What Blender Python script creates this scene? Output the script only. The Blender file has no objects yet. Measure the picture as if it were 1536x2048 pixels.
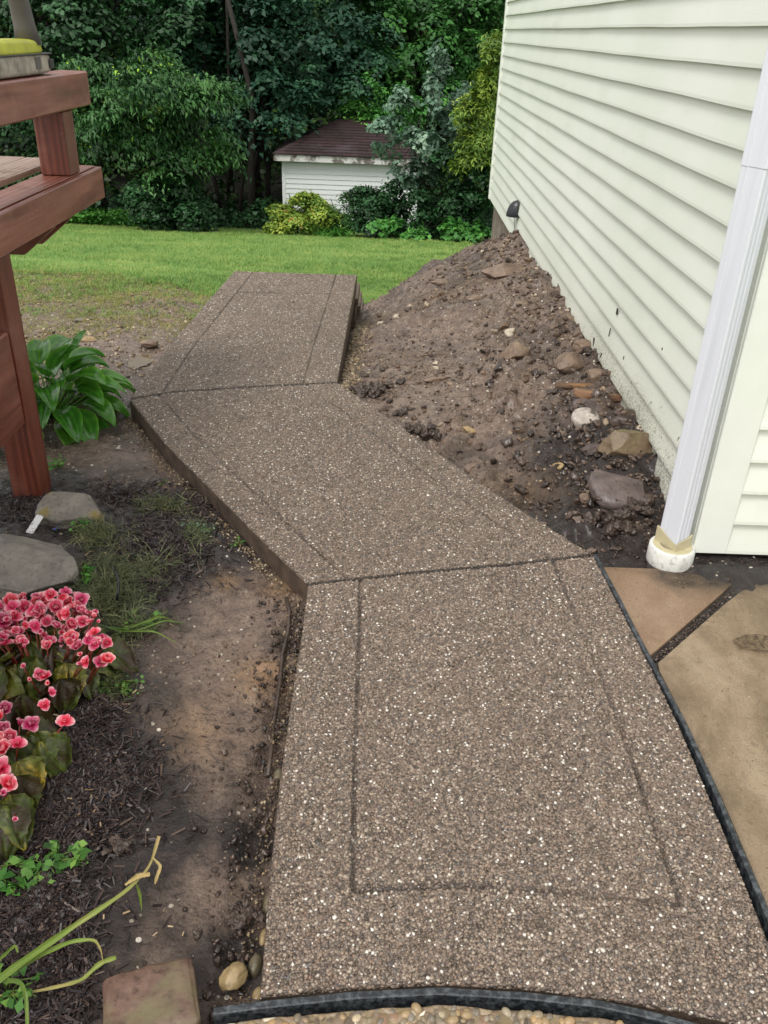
import bpy, math, random
import numpy as np
from mathutils import Matrix, Vector
random.seed(7)
RNG = np.random.default_rng(7)
S = bpy.context.scene
COL = S.collection

# ------------------------------------------------------------------ camera, sky, sun, exposure
F = 1700.5; CX = 768.0; CY = 1024.0; EYE = 1.6
def _d(u, v): return np.array([u - CX, v - CY, F])
_Y = _d(784, 61); _Y = _Y / np.linalg.norm(_Y)
_D = _d(655, 4025); _D = _D - (_D @ _Y) * _Y; _D = _D / np.linalg.norm(_D)
_Z = -_D; _X = np.cross(_Y, _Z)
if _X[0] < 0: _X = -_X
RM = np.array([_X, _Y, _Z])
EYEP = np.array([0, 0, EYE])
cam_d = bpy.data.cameras.new('camera'); cam = bpy.data.objects.new('camera', cam_d); COL.objects.link(cam)
cam_d.sensor_fit = 'VERTICAL'; cam_d.sensor_height = 24.0; cam_d.lens = F / 2048 * 24.0
cam_d.clip_start = 0.05; cam_d.clip_end = 400
_m = Matrix.Identity(4)
for i in range(3):
    _m[i][0] = RM[i][0]; _m[i][1] = -RM[i][1]; _m[i][2] = -RM[i][2]; _m[i][3] = EYEP[i]
cam.matrix_world = _m
S.camera = cam
SUN_EL = math.radians(58); SUN_AZ = math.radians(215)      # azimuth clockwise from +Y: light comes from behind and left of the camera
w = bpy.data.worlds.new('World'); S.world = w; w.use_nodes = True
_n = w.node_tree.nodes; _l = w.node_tree.links; _n.clear()
_sky = _n.new('ShaderNodeTexSky'); _sky.sky_type = 'NISHITA'; _sky.sun_disc = False
_sky.sun_elevation = SUN_EL; _sky.sun_rotation = SUN_AZ; _sky.air_density = 1.0; _sky.dust_density = 4.0
_hs = _n.new('ShaderNodeHueSaturation'); _hs.inputs['Saturation'].default_value = 0.12
_mx = _n.new('ShaderNodeMix'); _mx.data_type = 'RGBA'; _mx.inputs[0].default_value = 0.55
_mx.inputs[7].default_value = (7.25, 7.15, 7.0, 1)           # even cloud cover
_bg = _n.new('ShaderNodeBackground'); _bg.inputs['Strength'].default_value = 0.13
_o = _n.new('ShaderNodeOutputWorld')
_l.new(_sky.outputs[0], _hs.inputs['Color']); _l.new(_hs.outputs[0], _mx.inputs[6]); _l.new(_mx.outputs[2], _bg.inputs['Color']); _l.new(_bg.outputs[0], _o.inputs['Surface'])
sun_d = bpy.data.lights.new('sun', 'SUN'); sun = bpy.data.objects.new('sun', sun_d); COL.objects.link(sun)
sun_d.energy = 0.9; sun_d.angle = math.radians(18); sun_d.color = (1.0, 0.96, 0.9)
_sd = Vector((math.sin(SUN_AZ) * math.cos(SUN_EL), math.cos(SUN_AZ) * math.cos(SUN_EL), math.sin(SUN_EL)))
sun.rotation_euler = _sd.to_track_quat('Z', 'Y').to_euler(); sun.location = (-3, -5, 12)
S.view_settings.view_transform = 'Standard'; S.view_settings.look = 'None'; S.view_settings.gamma = 1.0
S.view_settings.exposure = 0.80
try: S.view_settings.use_curve_mapping = False
except Exception: pass
S.render.engine = 'CYCLES'
S.cycles.max_bounces = 6; S.cycles.diffuse_bounces = 3; S.cycles.glossy_bounces = 2; S.cycles.transparent_max_bounces = 4
S.cycles.use_denoising = True

# ------------------------------------------------------------------ numeric helpers
def ray(u, v):
    r = RM @ _d(u, v); return r / np.linalg.norm(r)
def onz(u, v, z=0.0):
    r = ray(u, v); return EYEP + (z - EYE) / r[2] * r
def ony(u, v, y):
    r = ray(u, v); return EYEP + y / r[1] * r
def onx(u, v, x):
    r = ray(u, v); return EYEP + x / r[0] * r
def depth_scale(y):                                       # metres per photo pixel at distance y
    return math.hypot(y, 2.5) / F
def _hash(ix, iy, iz, seed):
    n = (ix * 374761393 + iy * 668265263 + iz * 2147483647 + seed * 1274126177) & 0xffffffff
    n = ((n ^ (n >> 13)) * 1274126177) & 0xffffffff
    n = n ^ (n >> 16)
    return (n & 0xffffff) / float(0xffffff)
def vnoise(P, seed=0):
    P = np.asarray(P, float)
    if P.shape[1] == 2: P = np.hstack([P, np.zeros((len(P), 1))])
    I = np.floor(P).astype(np.int64); f = P - I; f = f * f * (3 - 2 * f)
    r = 0
    for dx in (0, 1):
        for dy in (0, 1):
            for dz in (0, 1):
                wgt = (f[:, 0] if dx else 1 - f[:, 0]) * (f[:, 1] if dy else 1 - f[:, 1]) * (f[:, 2] if dz else 1 - f[:, 2])
                r = r + wgt * _hash(I[:, 0] + dx, I[:, 1] + dy, I[:, 2] + dz, seed)
    return r * 2 - 1
def fbm(P, sc, oc=4, seed=0, gain=0.5):
    P = np.asarray(P, float); r = 0; a = 1.0
    for o in range(oc):
        r = r + a * vnoise(P * sc + 17.3 * o, seed + o); a *= gain; sc *= 2.03
    return r
def lin(h):
    if isinstance(h, str):
        h = h.lstrip('#'); c = [int(h[i:i + 2], 16) / 255 for i in (0, 2, 4)]
    else: c = [x / 255 for x in h]
    return tuple((x / 12.92 if x <= 0.04045 else ((x + 0.055) / 1.055) ** 2.4) for x in c) + (1.0,)
def unit(v):
    v = np.asarray(v, float); return v / (np.linalg.norm(v, axis=-1, keepdims=True) + 1e-12)

# ------------------------------------------------------------------ object helpers
def tag(o, label=None, cat=None, group=None, kind=None):
    if label: o['label'] = label
    if cat: o['category'] = cat
    if group: o['group'] = group
    if kind: o['kind'] = kind
    return o
def empty(name, loc=(0, 0, 0), label=None, cat=None, group=None, kind=None):
    o = bpy.data.objects.new(name, None); COL.objects.link(o); o.location = tuple(loc); o.empty_display_size = 0.05
    return tag(o, label, cat, group, kind)
def raw_mesh(name, V, Fc, mat=None, smooth=False, cols=None):
    V = np.asarray(V, np.float32)
    me = bpy.data.meshes.new(name)
    if isinstance(Fc, np.ndarray):
        k = Fc.shape[1]; n = len(Fc)
        me.vertices.add(len(V)); me.vertices.foreach_set('co', V.ravel())
        me.loops.add(n * k); me.loops.foreach_set('vertex_index', Fc.astype(np.int32).ravel())
        me.polygons.add(n); me.polygons.foreach_set('loop_start', np.arange(0, n * k, k, dtype=np.int32))
        me.polygons.foreach_set('loop_total', np.full(n, k, np.int32))
        me.update(calc_edges=True)
    else:
        me.from_pydata([tuple(map(float, v)) for v in V], [], [tuple(map(int, f)) for f in Fc]); me.update()
    if smooth: me.polygons.foreach_set('use_smooth', np.ones(len(me.polygons), bool))
    if cols:
        for an, arr in cols.items():
            arr = np.asarray(arr, np.float32)
            if arr.ndim == 1:
                a = me.attributes.new(an, 'FLOAT', 'POINT'); a.data.foreach_set('value', arr)
            else:
                a = me.attributes.new(an, 'FLOAT_COLOR', 'POINT'); a.data.foreach_set('color', arr.ravel())
    if mat: me.materials.append(mat)
    return me
def put(name, me, parent=None, loc=None, rot=None):
    o = bpy.data.objects.new(name, me); COL.objects.link(o)
    if loc is not None: o.location = tuple(loc)
    if rot is not None: o.rotation_euler = rot
    if parent: o.parent = parent
    return o
def part(name, V, Fc, mat, parent=None, smooth=False, cols=None):
    """mesh given in world coordinates; stored relative to its (unrotated) parents"""
    off = np.zeros(3); p = parent
    while p: off = off + np.array(p.location); p = p.parent
    V = np.asarray(V, float) - off
    return put(name, raw_mesh(name, V, Fc, mat, smooth, cols), parent)
BOXF = [(0, 3, 2, 1), (4, 5, 6, 7), (0, 1, 5, 4), (1, 2, 6, 5), (2, 3, 7, 6), (3, 0, 4, 7)]
def box(x0, x1, y0, y1, z0, z1, b=0.003):
    """bevelled box: vertices, faces"""
    b = min(b, (x1 - x0) * .3, (y1 - y0) * .3, (z1 - z0) * .3)
    V = []; Fs = []
    c = np.array([(x0 + x1) / 2, (y0 + y1) / 2, (z0 + z1) / 2]); h = np.array([(x1 - x0) / 2, (y1 - y0) / 2, (z1 - z0) / 2])
    idx = {}
    for sx in (-1, 1):
        for sy in (-1, 1):
            for sz in (-1, 1):
                s = np.array([sx, sy, sz])
                for ax in range(3):
                    p = c + s * (h - b); p[ax] = c[ax] + s[ax] * h[ax]
                    idx[(sx, sy, sz, ax)] = len(V); V.append(p)
    for ax in range(3):
        a1, a2 = (ax + 1) % 3, (ax + 2) % 3
        for s in (-1, 1):
            q = []
            for (p1, p2) in ((-1, -1), (1, -1), (1, 1), (-1, 1)):
                k = [0, 0, 0]; k[ax] = s; k[a1] = p1; k[a2] = p2; q.append(idx[(k[0], k[1], k[2], ax)])
            Fs.append(q if s > 0 else q[::-1])
    for ax in range(3):                                    # edge faces along ax
        a1, a2 = (ax + 1) % 3, (ax + 2) % 3
        for s1 in (-1, 1):
            for s2 in (-1, 1):
                k0 = [0, 0, 0]; k0[ax] = -1; k0[a1] = s1; k0[a2] = s2; k1 = list(k0); k1[ax] = 1
                q = [idx[(*k0, a1)], idx[(*k1, a1)], idx[(*k1, a2)], idx[(*k0, a2)]]
                Fs.append(q if s1 * s2 < 0 else q[::-1])
    for sx in (-1, 1):
        for sy in (-1, 1):
            for sz in (-1, 1):
                q = [idx[(sx, sy, sz, a)] for a in range(3)]
                Fs.append(q if sx * sy * sz > 0 else q[::-1])
    return np.array(V), Fs
def join(parts_):
    Vs = []; Fs = []; n = 0
    for V, Fc in parts_:
        V = np.asarray(V); Vs.append(V); Fs += [tuple(int(i) + n for i in f) for f in Fc]; n += len(V)
    return np.vstack(Vs), Fs
def tube(pts, rad, k=8, cap=True):
    pts = np.asarray(pts, float); n = len(pts); rad = np.broadcast_to(np.asarray(rad, float), (n,))
    T = unit(np.gradient(pts, axis=0)); up = np.array([0, 0, 1.0]) if abs(T[0][2]) < .9 else np.array([1.0, 0, 0])
    V = []; Fs = []
    N = unit(np.cross(T[0], up))
    for i in range(n):
        N = unit(N - (N @ T[i]) * T[i]); B = np.cross(T[i], N)
        for j in range(k):
            a = 2 * math.pi * j / k; V.append(pts[i] + rad[i] * (math.cos(a) * N + math.sin(a) * B))
    for i in range(n - 1):
        for j in range(k):
            a = i * k + j; b = i * k + (j + 1) % k; Fs.append((a, b, b + k, a + k))
    if cap:
        Fs.append(tuple(range(k))[::-1]); Fs.append(tuple(range((n - 1) * k, n * k)))
    return np.array(V), Fs
def lathe(prof, k=32, center=(0, 0, 0)):
    V = []; Fs = []
    for (r, z) in prof:
        for j in range(k):
            a = 2 * math.pi * j / k; V.append((center[0] + r * math.cos(a), center[1] + r * math.sin(a), center[2] + z))
    for i in range(len(prof) - 1):
        for j in range(k):
            a = i * k + j; b = i * k + (j + 1) % k; Fs.append((a, b, b + k, a + k))
    return np.array(V), Fs
_ico = {}
def ico(sub):
    if sub in _ico: return _ico[sub]
    import bmesh
    bm = bmesh.new(); bmesh.ops.create_icosphere(bm, subdivisions=sub, radius=1.0)
    V = np.array([v.co[:] for v in bm.verts]); Fc = np.array([[v.index for v in f.verts] for f in bm.faces]); bm.free()
    _ico[sub] = (V, Fc); return _ico[sub]
def rock_shape(size, seed, facets=7, sub=4, rough=0.05, cut=0.72, boxy=0):
    V, Fc = ico(sub); V = V.copy(); r = np.random.default_rng(seed)
    if boxy: V = V / (np.abs(V) ** boxy).sum(1, keepdims=True) ** (1 / boxy)
    for i in range(facets):
        n = unit(r.normal(size=3)); dd = r.uniform(cut, .97)
        pr = V @ n; V = V - np.outer(np.maximum(0, pr - dd), n)
    V = V + V * (fbm(V, 1.4, 3, seed)[:, None] * rough * 1.4) + unit(V) * fbm(V, 6.0, 3, seed + 5)[:, None] * rough * .35
    V = V / np.abs(V).max(axis=0) * np.array(size) / 2
    return V, Fc
def rotz(V, a):
    c, s = math.cos(a), math.sin(a); V = np.asarray(V)
    return np.stack([V[:, 0] * c - V[:, 1] * s, V[:, 0] * s + V[:, 1] * c, V[:, 2]], 1)
def rotx(V, a):
    c, s = math.cos(a), math.sin(a); V = np.asarray(V)
    return np.stack([V[:, 0], V[:, 1] * c - V[:, 2] * s, V[:, 1] * s + V[:, 2] * c], 1)
def roty(V, a):
    c, s = math.cos(a), math.sin(a); V = np.asarray(V)
    return np.stack([V[:, 0] * c + V[:, 2] * s, V[:, 1], -V[:, 0] * s + V[:, 2] * c], 1)
def gridfaces(nu, nv):
    i, j = np.meshgrid(np.arange(nu - 1), np.arange(nv - 1), indexing='ij')
    a = (i * nv + j).ravel(); return np.stack([a, a + nv, a + nv + 1, a + 1], 1)
_gn = None
def scatter(name, P, rot, scl, sources, parent=None, label=None, kind='stuff'):
    """many copies nobody could count: one object, geometry-nodes instances of the source meshes"""
    global _gn
    coll = bpy.data.collections.new(name + '_source')
    for i, me in enumerate(sources):
        o = bpy.data.objects.new('%s_piece_%02d' % (name, i), me); coll.objects.link(o)
    P = np.asarray(P, np.float32)
    me = bpy.data.meshes.new(name); me.vertices.add(len(P)); me.vertices.foreach_set('co', P.ravel())
    for an, arr in (('rot', rot), ('scl', scl)):
        a = me.attributes.new(an, 'FLOAT_VECTOR', 'POINT'); a.data.foreach_set('vector', np.asarray(arr, np.float32).ravel())
    a = me.attributes.new('pick', 'INT', 'POINT'); a.data.foreach_set('value', RNG.integers(0, len(sources), len(P)).astype(np.int32))
    g = bpy.data.node_groups.new(name + '_scatter', 'GeometryNodeTree')
    g.interface.new_socket('Geometry', in_out='INPUT', socket_type='NodeSocketGeometry')
    g.interface.new_socket('Geometry', in_out='OUTPUT', socket_type='NodeSocketGeometry')
    N = g.nodes; L = g.links
    gi = N.new('NodeGroupInput'); go = N.new('NodeGroupOutput'); ip = N.new('GeometryNodeInstanceOnPoints')
    ci = N.new('GeometryNodeCollectionInfo'); ci.inputs['Collection'].default_value = coll
    ci.inputs['Separate Children'].default_value = True; ci.inputs['Reset Children'].default_value = True
    ip.inputs['Pick Instance'].default_value = True
    def na(nm, ty):
        x = N.new('GeometryNodeInputNamedAttribute'); x.data_type = ty; x.inputs['Name'].default_value = nm; return x.outputs[0]
    L.new(gi.outputs[0], ip.inputs['Points']); L.new(ci.outputs[0], ip.inputs['Instance'])
    L.new(na('pick', 'INT'), ip.inputs['Instance Index']); L.new(na('rot', 'FLOAT_VECTOR'), ip.inputs['Rotation'])
    L.new(na('scl', 'FLOAT_VECTOR'), ip.inputs['Scale']); L.new(ip.outputs[0], go.inputs[0])
    o = put(name, me, parent); md = o.modifiers.new('scatter', 'NODES'); md.node_group = g
    o['kind'] = kind
    if label: o['label'] = label
    return o

# ------------------------------------------------------------------ materials
class NT:
    def __init__(s, name):
        s.m = bpy.data.materials.new(name); s.m.use_nodes = True; s.n = s.m.node_tree.nodes; s.l = s.m.node_tree.links
        s.b = s.n['Principled BSDF']; s.pos = s.n.new('ShaderNodeNewGeometry').outputs['Position']; s.obj = s.n.new('ShaderNodeTexCoord').outputs['Object']
    def link(s, a, b): s.l.new(a, b)
    def set(s, k, v):
        if hasattr(v, 'is_output'): s.l.new(v, s.b.inputs[k])
        else: s.b.inputs[k].default_value = v
    def mapping(s, vec, scale=(1, 1, 1), rot=(0, 0, 0)):
        x = s.n.new('ShaderNodeMapping'); x.inputs['Scale'].default_value = scale; x.inputs['Rotation'].default_value = rot; s.l.new(vec, x.inputs['Vector']); return x.outputs[0]
    def noise(s, scale, detail=4, rough=.55, vec=None, dist=0, col=False):
        x = s.n.new('ShaderNodeTexNoise'); x.inputs['Scale'].default_value = scale; x.inputs['Detail'].default_value = detail
        x.inputs['Roughness'].default_value = rough; x.inputs['Distortion'].default_value = dist
        s.l.new(vec if vec is not None else s.pos, x.inputs['Vector']); return x.outputs['Color' if col else 'Fac']
    def vor(s, scale, feature='F1', vec=None, out='Distance', rnd=1.0):
        x = s.n.new('ShaderNodeTexVoronoi'); x.feature = feature; x.inputs['Scale'].default_value = scale; x.inputs['Randomness'].default_value = rnd
        s.l.new(vec if vec is not None else s.pos, x.inputs['Vector']); return x.outputs[out]
    def ramp(s, f, stops, mode='LINEAR'):
        x = s.n.new('ShaderNodeValToRGB'); e = x.color_ramp; e.interpolation = mode
        while len(e.elements) < len(stops): e.elements.new(0.5)
        for i, (p, c) in enumerate(stops):
            e.elements[i].position = p; e.elements[i].color = c if isinstance(c, tuple) else (c, c, c, 1)
        s.l.new(f, x.inputs[0]); return x.outputs[0]
    def mix(s, f, a, b, mode='MIX'):
        x = s.n.new('ShaderNodeMix'); x.data_type = 'RGBA'; x.blend_type = mode
        for v, i in ((f, 0), (a, 6), (b, 7)):
            if hasattr(v, 'is_output'): s.l.new(v, x.inputs[i])
            else: x.inputs[i].default_value = v
        return x.outputs[2]
    def math(s, op, a, b=0.0, c=0.0):
        x = s.n.new('ShaderNodeMath'); x.operation = op
        for i, v in enumerate((a, b, c)):
            if hasattr(v, 'is_output'): s.l.new(v, x.inputs[i])
            else: x.inputs[i].default_value = v
        return x.outputs[0]
    def sep(s, v, ax):
        x = s.n.new('ShaderNodeSeparateXYZ'); s.l.new(v, x.inputs[0]); return x.outputs[ax]
    def seprgb(s, v, i):
        x = s.n.new('ShaderNodeSeparateColor'); s.l.new(v, x.inputs[0]); return x.outputs[i]
    def attr(s, name, out='Fac'):
        x = s.n.new('ShaderNodeAttribute'); x.attribute_name = name; return x.outputs[out]
    def rand(s): return s.n.new('ShaderNodeObjectInfo').outputs['Random']
    def bump(s, h, strength=.5, dist=.01, nrm=None):
        x = s.n.new('ShaderNodeBump'); x.inputs['Strength'].default_value = strength; x.inputs['Distance'].default_value = dist
        s.l.new(h, x.inputs['Height'])
        if nrm is not None: s.l.new(nrm, x.inputs['Normal'])
        s.l.new(x.outputs[0], s.b.inputs['Normal']); return x.outputs[0]
M = {}
PEB = [(0.0, lin('#463e36')), (.16, lin('#64574b')), (.32, lin('#79695b')), (.48, lin('#8a786a')), (.60, lin('#6a6057')), (.70, lin('#968370')), (.76, lin('#5f5d5c')), (.81, lin('#826957')), (.88, lin('#9f8e7c')), (.962, lin('#a89c8c')), (.976, lin('#cdc4b8')), (1.0, lin('#ebe6dd'))]
def mk_aggregate(name, scale, mortar, fine=True, tint=None):
    t = NT(name)
    wp = t.noise(scale * .5, 2, col=True)
    vec = t.mix(.0035 * 110 / scale, t.pos, wp, 'LINEAR_LIGHT')
    d = t.vor(scale, vec=vec); c = t.vor(scale, vec=vec, out='Color'); r = t.seprgb(c, 0)
    d2 = t.vor(scale * 2.1, vec=vec); r2 = t.seprgb(t.vor(scale * 2.1, vec=vec, out='Color'), 0)
    peb = t.ramp(r, PEB); peb2 = t.ramp(r2, PEB)
    m1 = t.ramp(d, [(.40, 1.0), (.58, 0.0)]); m2 = t.ramp(d2, [(.40, 1.0), (.62, 0.0)])
    base = t.mix(m2, mortar, peb2); base = t.mix(m1, base, peb)
    big = t.ramp(t.noise(1.6, 5, .6), [(.33, .74), (.5, .95), (.66, 1.12)])
    base = t.mix(1.0, base, big, 'MULTIPLY')
    base = t.mix(t.ramp(t.noise(2.7, 6, .65), [(.52, 0.0), (.70, .35)]), base, lin('#6a5644'))
    if tint: base = t.mix(1.0, base, tint, 'MULTIPLY')
    base = t.mix(t.math('MULTIPLY', t.attr('dirt'), .85), base, lin('#241d18'))
    t.set('Base Color', base)
    h1 = t.math('MULTIPLY', t.ramp(d, [(.0, 1.0), (.35, .85), (.62, 0.0)]), 1.0)
    h = t.math('MAXIMUM', h1, t.math('MULTIPLY', t.ramp(d2, [(0, 1.0), (.6, 0.0)]), .6))
    t.bump(h, .9, .0040)
    t.set('Roughness', t.ramp(t.noise(3.0, 3), [(.35, .34), (.7, .55)]))
    return t.m
M['aggregate'] = mk_aggregate('exposed_aggregate', 105, lin('#4b4039'))
M['old_aggregate'] = mk_aggregate('old_exposed_aggregate', 42, lin('#7d7059'), tint=(1.0, .95, .82, 1))
def mk_pebble(name, stops, rough=.38):
    t = NT(name); c = t.ramp(t.rand(), stops); c = t.mix(.25, c, t.ramp(t.noise(300, 2), [(.3, .25), (.7, 1.0)]), 'MULTIPLY')
    t.set('Base Color', c); t.set('Roughness', rough); return t.m
M['pebble'] = mk_pebble('pebble', PEB)
M['river_pebble'] = mk_pebble('river_pebble', [(0, lin('#6b6458')), (.3, lin('#8f7f62')), (.6, lin('#a98a5e')), (.8, lin('#7c7367')), (1, lin('#b9a98a'))])
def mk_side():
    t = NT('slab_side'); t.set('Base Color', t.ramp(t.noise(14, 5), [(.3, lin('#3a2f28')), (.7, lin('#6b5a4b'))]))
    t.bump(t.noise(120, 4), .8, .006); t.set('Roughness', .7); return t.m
M['slab_side'] = mk_side()
def mk_ground():
    t = NT('wet_soil')
    tone = t.attr('tone'); ora = t.attr('clay'); grav = t.attr('gravel')
    n1 = t.noise(2.2, 6, .6); n2 = t.noise(18, 5, .65); n3 = t.noise(90, 4, .6)
    light = t.ramp(n2, [(.25, lin('#504238')), (.5, lin('#796659')), (.72, lin('#93806f'))])
    dark = t.ramp(n2, [(.3, lin('#1a1513')), (.6, lin('#322926')), (.75, lin('#4b3f39'))])
    f = t.math('ADD', tone, t.math('MULTIPLY', t.math('SUBTRACT', n1, .5), 1.7))
    f = t.ramp(f, [(.25, 0.0), (.75, 1.0)])
    c = t.mix(f, dark, light)
    c = t.mix(t.math('MULTIPLY', ora, t.ramp(n2, [(.3, .3), (.6, 1.0)])), c, lin('#a07a4c'))
    c = t.mix(t.ramp(n3, [(.32, .75), (.46, 0.0)]), c, lin('#2a211c')); c = t.mix(t.ramp(t.noise(42, 6, .8), [(.36, .7), (.44, 0.0)]), c, lin('#2a211c'))
    # fine stones pressed into the soil
    dd = t.vor(60); rr = t.seprgb(t.vor(60, out='Color'), 0)
    st = t.ramp(rr, [(0, lin('#5c5146')), (.5, lin('#8d7f70')), (.85, lin('#b3a896')), (1, lin('#ddd5c6'))])
    pres = t.math('MULTIPLY', t.math('LESS_THAN', dd, t.math('ADD', .12, t.math('MULTIPLY', rr, .26))), t.math('LESS_THAN', t.seprgb(t.vor(60, out='Color'), 1), t.math('ADD', .05, t.math('MULTIPLY', grav, .75))))
    c = t.mix(pres, c, st)
    t.set('Base Color', c)
    h = t.math('ADD', t.math('MULTIPLY', n3, .5), t.math('ADD', t.math('MULTIPLY', t.noise(35, 6, .7), 1.2), t.math('MULTIPLY', pres, .35)))
    t.bump(h, 1.0, .016)
    t.set('Roughness', t.ramp(t.noise(4, 5), [(.38, .14), (.62, .55)]))
    return t.m
M['soil'] = mk_ground(); M['soil'].node_tree.nodes['Principled BSDF'].inputs['Coat Weight'].default_value = .22; M['soil'].node_tree.nodes['Principled BSDF'].inputs['Coat Roughness'].default_value = .22
def mk_lawn():
    t = NT('lawn_turf')
    n = t.noise(1.3, 4, .6); n2 = t.noise(30, 3)
    c = t.ramp(n, [(.25, lin('#3f6226')), (.5, lin('#5c7f36')), (.75, lin('#84924c'))])
    c = t.mix(t.ramp(n2, [(.35, .5), (.6, 0.0)]), c, lin('#2c4a16'))
    t.set('Base Color', c); t.bump(t.noise(60, 3), .6, .02); t.set('Roughness', .8); return t.m
M['lawn'] = mk_lawn()
def mk_forest_floor():
    t = NT('forest_floor'); t.set('Base Color', t.ramp(t.noise(3, 5), [(.3, lin('#0c0b06')), (.7, lin('#1a180f'))])); t.set('Roughness', .9); return t.m
M['forest_floor'] = mk_forest_floor()
def mk_leaf(name, stops, trans=.15, rough=.5, spec=.3):
    t = NT(name); c = t.ramp(t.attr('shade'), stops)
    if 'petal' in name:
        hv = t.n.new('ShaderNodeHueSaturation'); t.l.new(t.math('ADD', .485, t.math('MULTIPLY', t.rand(), .03)), hv.inputs['Hue']); t.l.new(t.math('ADD', .78, t.math('MULTIPLY', t.rand(), .3)), hv.inputs['Value']); t.l.new(c, hv.inputs['Color']); c = hv.outputs[0]
    if 'begonia_leaf' in name: c = t.mix(t.ramp(t.noise(55, 5, .7), [(.35, .75), (.6, 0.0)]), c, lin('#2a2412')); t.bump(t.noise(120, 4), .6, .004)
    if 'hosta' in name: c = t.mix(t.ramp(t.noise(30, 4, .6), [(.4, .35), (.6, 0.0)]), c, lin('#1e4418'))
    t.set('Base Color', c); t.set('Roughness', rough)
    t.b.inputs['Specular IOR Level'].default_value = spec
    # thin leaf: part of the light passes through
    tr = t.n.new('ShaderNodeBsdfTranslucent'); t.l.new(c, tr.inputs['Color']); ms = t.n.new('ShaderNodeMixShader'); ms.inputs[0].default_value = trans
    out = t.n['Material Output']; t.l.new(t.b.outputs[0], ms.inputs[1]); t.l.new(tr.outputs[0], ms.inputs[2]); t.l.new(ms.outputs[0], out.inputs['Surface'])
    return t.m
def leafstops(a, b, c, d=None):
    r = [(0, lin(a)), (.5, lin(b)), (.93, lin(c))]
    if d: r.append((1.0, lin(d)))
    return r
M['leaf_maple'] = mk_leaf('maple_leaf', leafstops('#1b3726', '#2a4f39', '#3e6746'))
M['leaf_locust'] = mk_leaf('locust_leaf', leafstops('#254525', '#386031', '#4d793c', '#9bc435'))
M['leaf_green'] = mk_leaf('broad_green_leaf', leafstops('#264b21', '#3b6b31', '#558d41'))
M['leaf_light'] = mk_leaf('light_green_leaf', leafstops('#35652b', '#4d8a3c', '#74b050'))
M['leaf_silver'] = mk_leaf('silver_green_leaf', leafstops('#3f5a44', '#5f7f68', '#93ab94'))
M['leaf_gold'] = mk_leaf('golden_needles', leafstops('#3c5a1c', '#628230', '#98ac40'))
M['leaf_spirea'] = mk_leaf('yellow_green_leaf', leafstops('#4f7228', '#7b9636', '#a2b248', '#a06a3a'))
M['leaf_dark'] = mk_leaf('dark_shrub_leaf', leafstops('#1b341c', '#2a4c2a', '#406d41'))
M['leaf_back'] = mk_leaf('woodland_leaf', leafstops('#1b3114', '#2d4a1e', '#4d6826'))
M['leaf_cover'] = mk_leaf('ground_cover_leaf', leafstops('#2f5c22', '#4a8232', '#6fa846'))
M['leaf_hosta'] = mk_leaf('hosta_leaf', [(0, lin('#224c1c')), (.35, lin('#458428')), (.7, lin('#6ba436')), (1, lin('#a2cc62'))], .25, .25, .6)
M['leaf_weed'] = mk_leaf('weed_leaf', leafstops('#2f5224', '#4c7a34', '#7da04a'))
M['leaf_begonia'] = mk_leaf('begonia_leaf', [(0, lin('#3a1c14')), (.25, lin('#3f3418')), (.5, lin('#4f6226')), (.75, lin('#7c7a2c')), (1, lin('#c4a432'))], .2, .35, .5)
M['petal'] = mk_leaf('begonia_petal', [(0, lin('#c01a3c')), (.30, lin('#e63460')), (.6, lin('#f2668a')), (.85, lin('#f79cac')), (1, lin('#fdd0d0'))], .3, .4, .4)
M['petal_blue'] = mk_leaf('lobelia_petal', [(0, lin('#3a3aa0')), (1, lin('#6a62d8'))], .3)
def mk_grass(name, stops):
    t = NT(name); z = t.sep(t.obj, 2); c = t.ramp(t.math('ADD', t.math('MULTIPLY', t.rand(), .5), t.math('MULTIPLY', t.noise(.9, 3), .7)), stops)
    t.set('Base Color', c); t.set('Roughness', .5)
    tr = t.n.new('ShaderNodeBsdfTranslucent'); t.l.new(c, tr.inputs['Color']); ms = t.n.new('ShaderNodeMixShader'); ms.inputs[0].default_value = .3
    out = t.n['Material Output']; t.l.new(t.b.outputs[0], ms.inputs[1]); t.l.new(tr.outputs[0], ms.inputs[2]); t.l.new(ms.outputs[0], out.inputs['Surface'])
    return t.m
M['grass'] = mk_grass('grass_blade', [(.2, lin('#48722e')), (.5, lin('#6a953f')), (.85, lin('#9dae5c'))])
M['dry_grass'] = mk_grass('dry_grass_blade', [(.2, lin('#5a7030')), (.5, lin('#838a3c')), (.85, lin('#a8985a'))])
M['dead_weed'] = mk_grass('wilted_weed', [(.2, lin('#2c2a1c')), (.42, lin('#43492f')), (.65, lin('#66704a')), (.9, lin('#979468'))])
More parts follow.
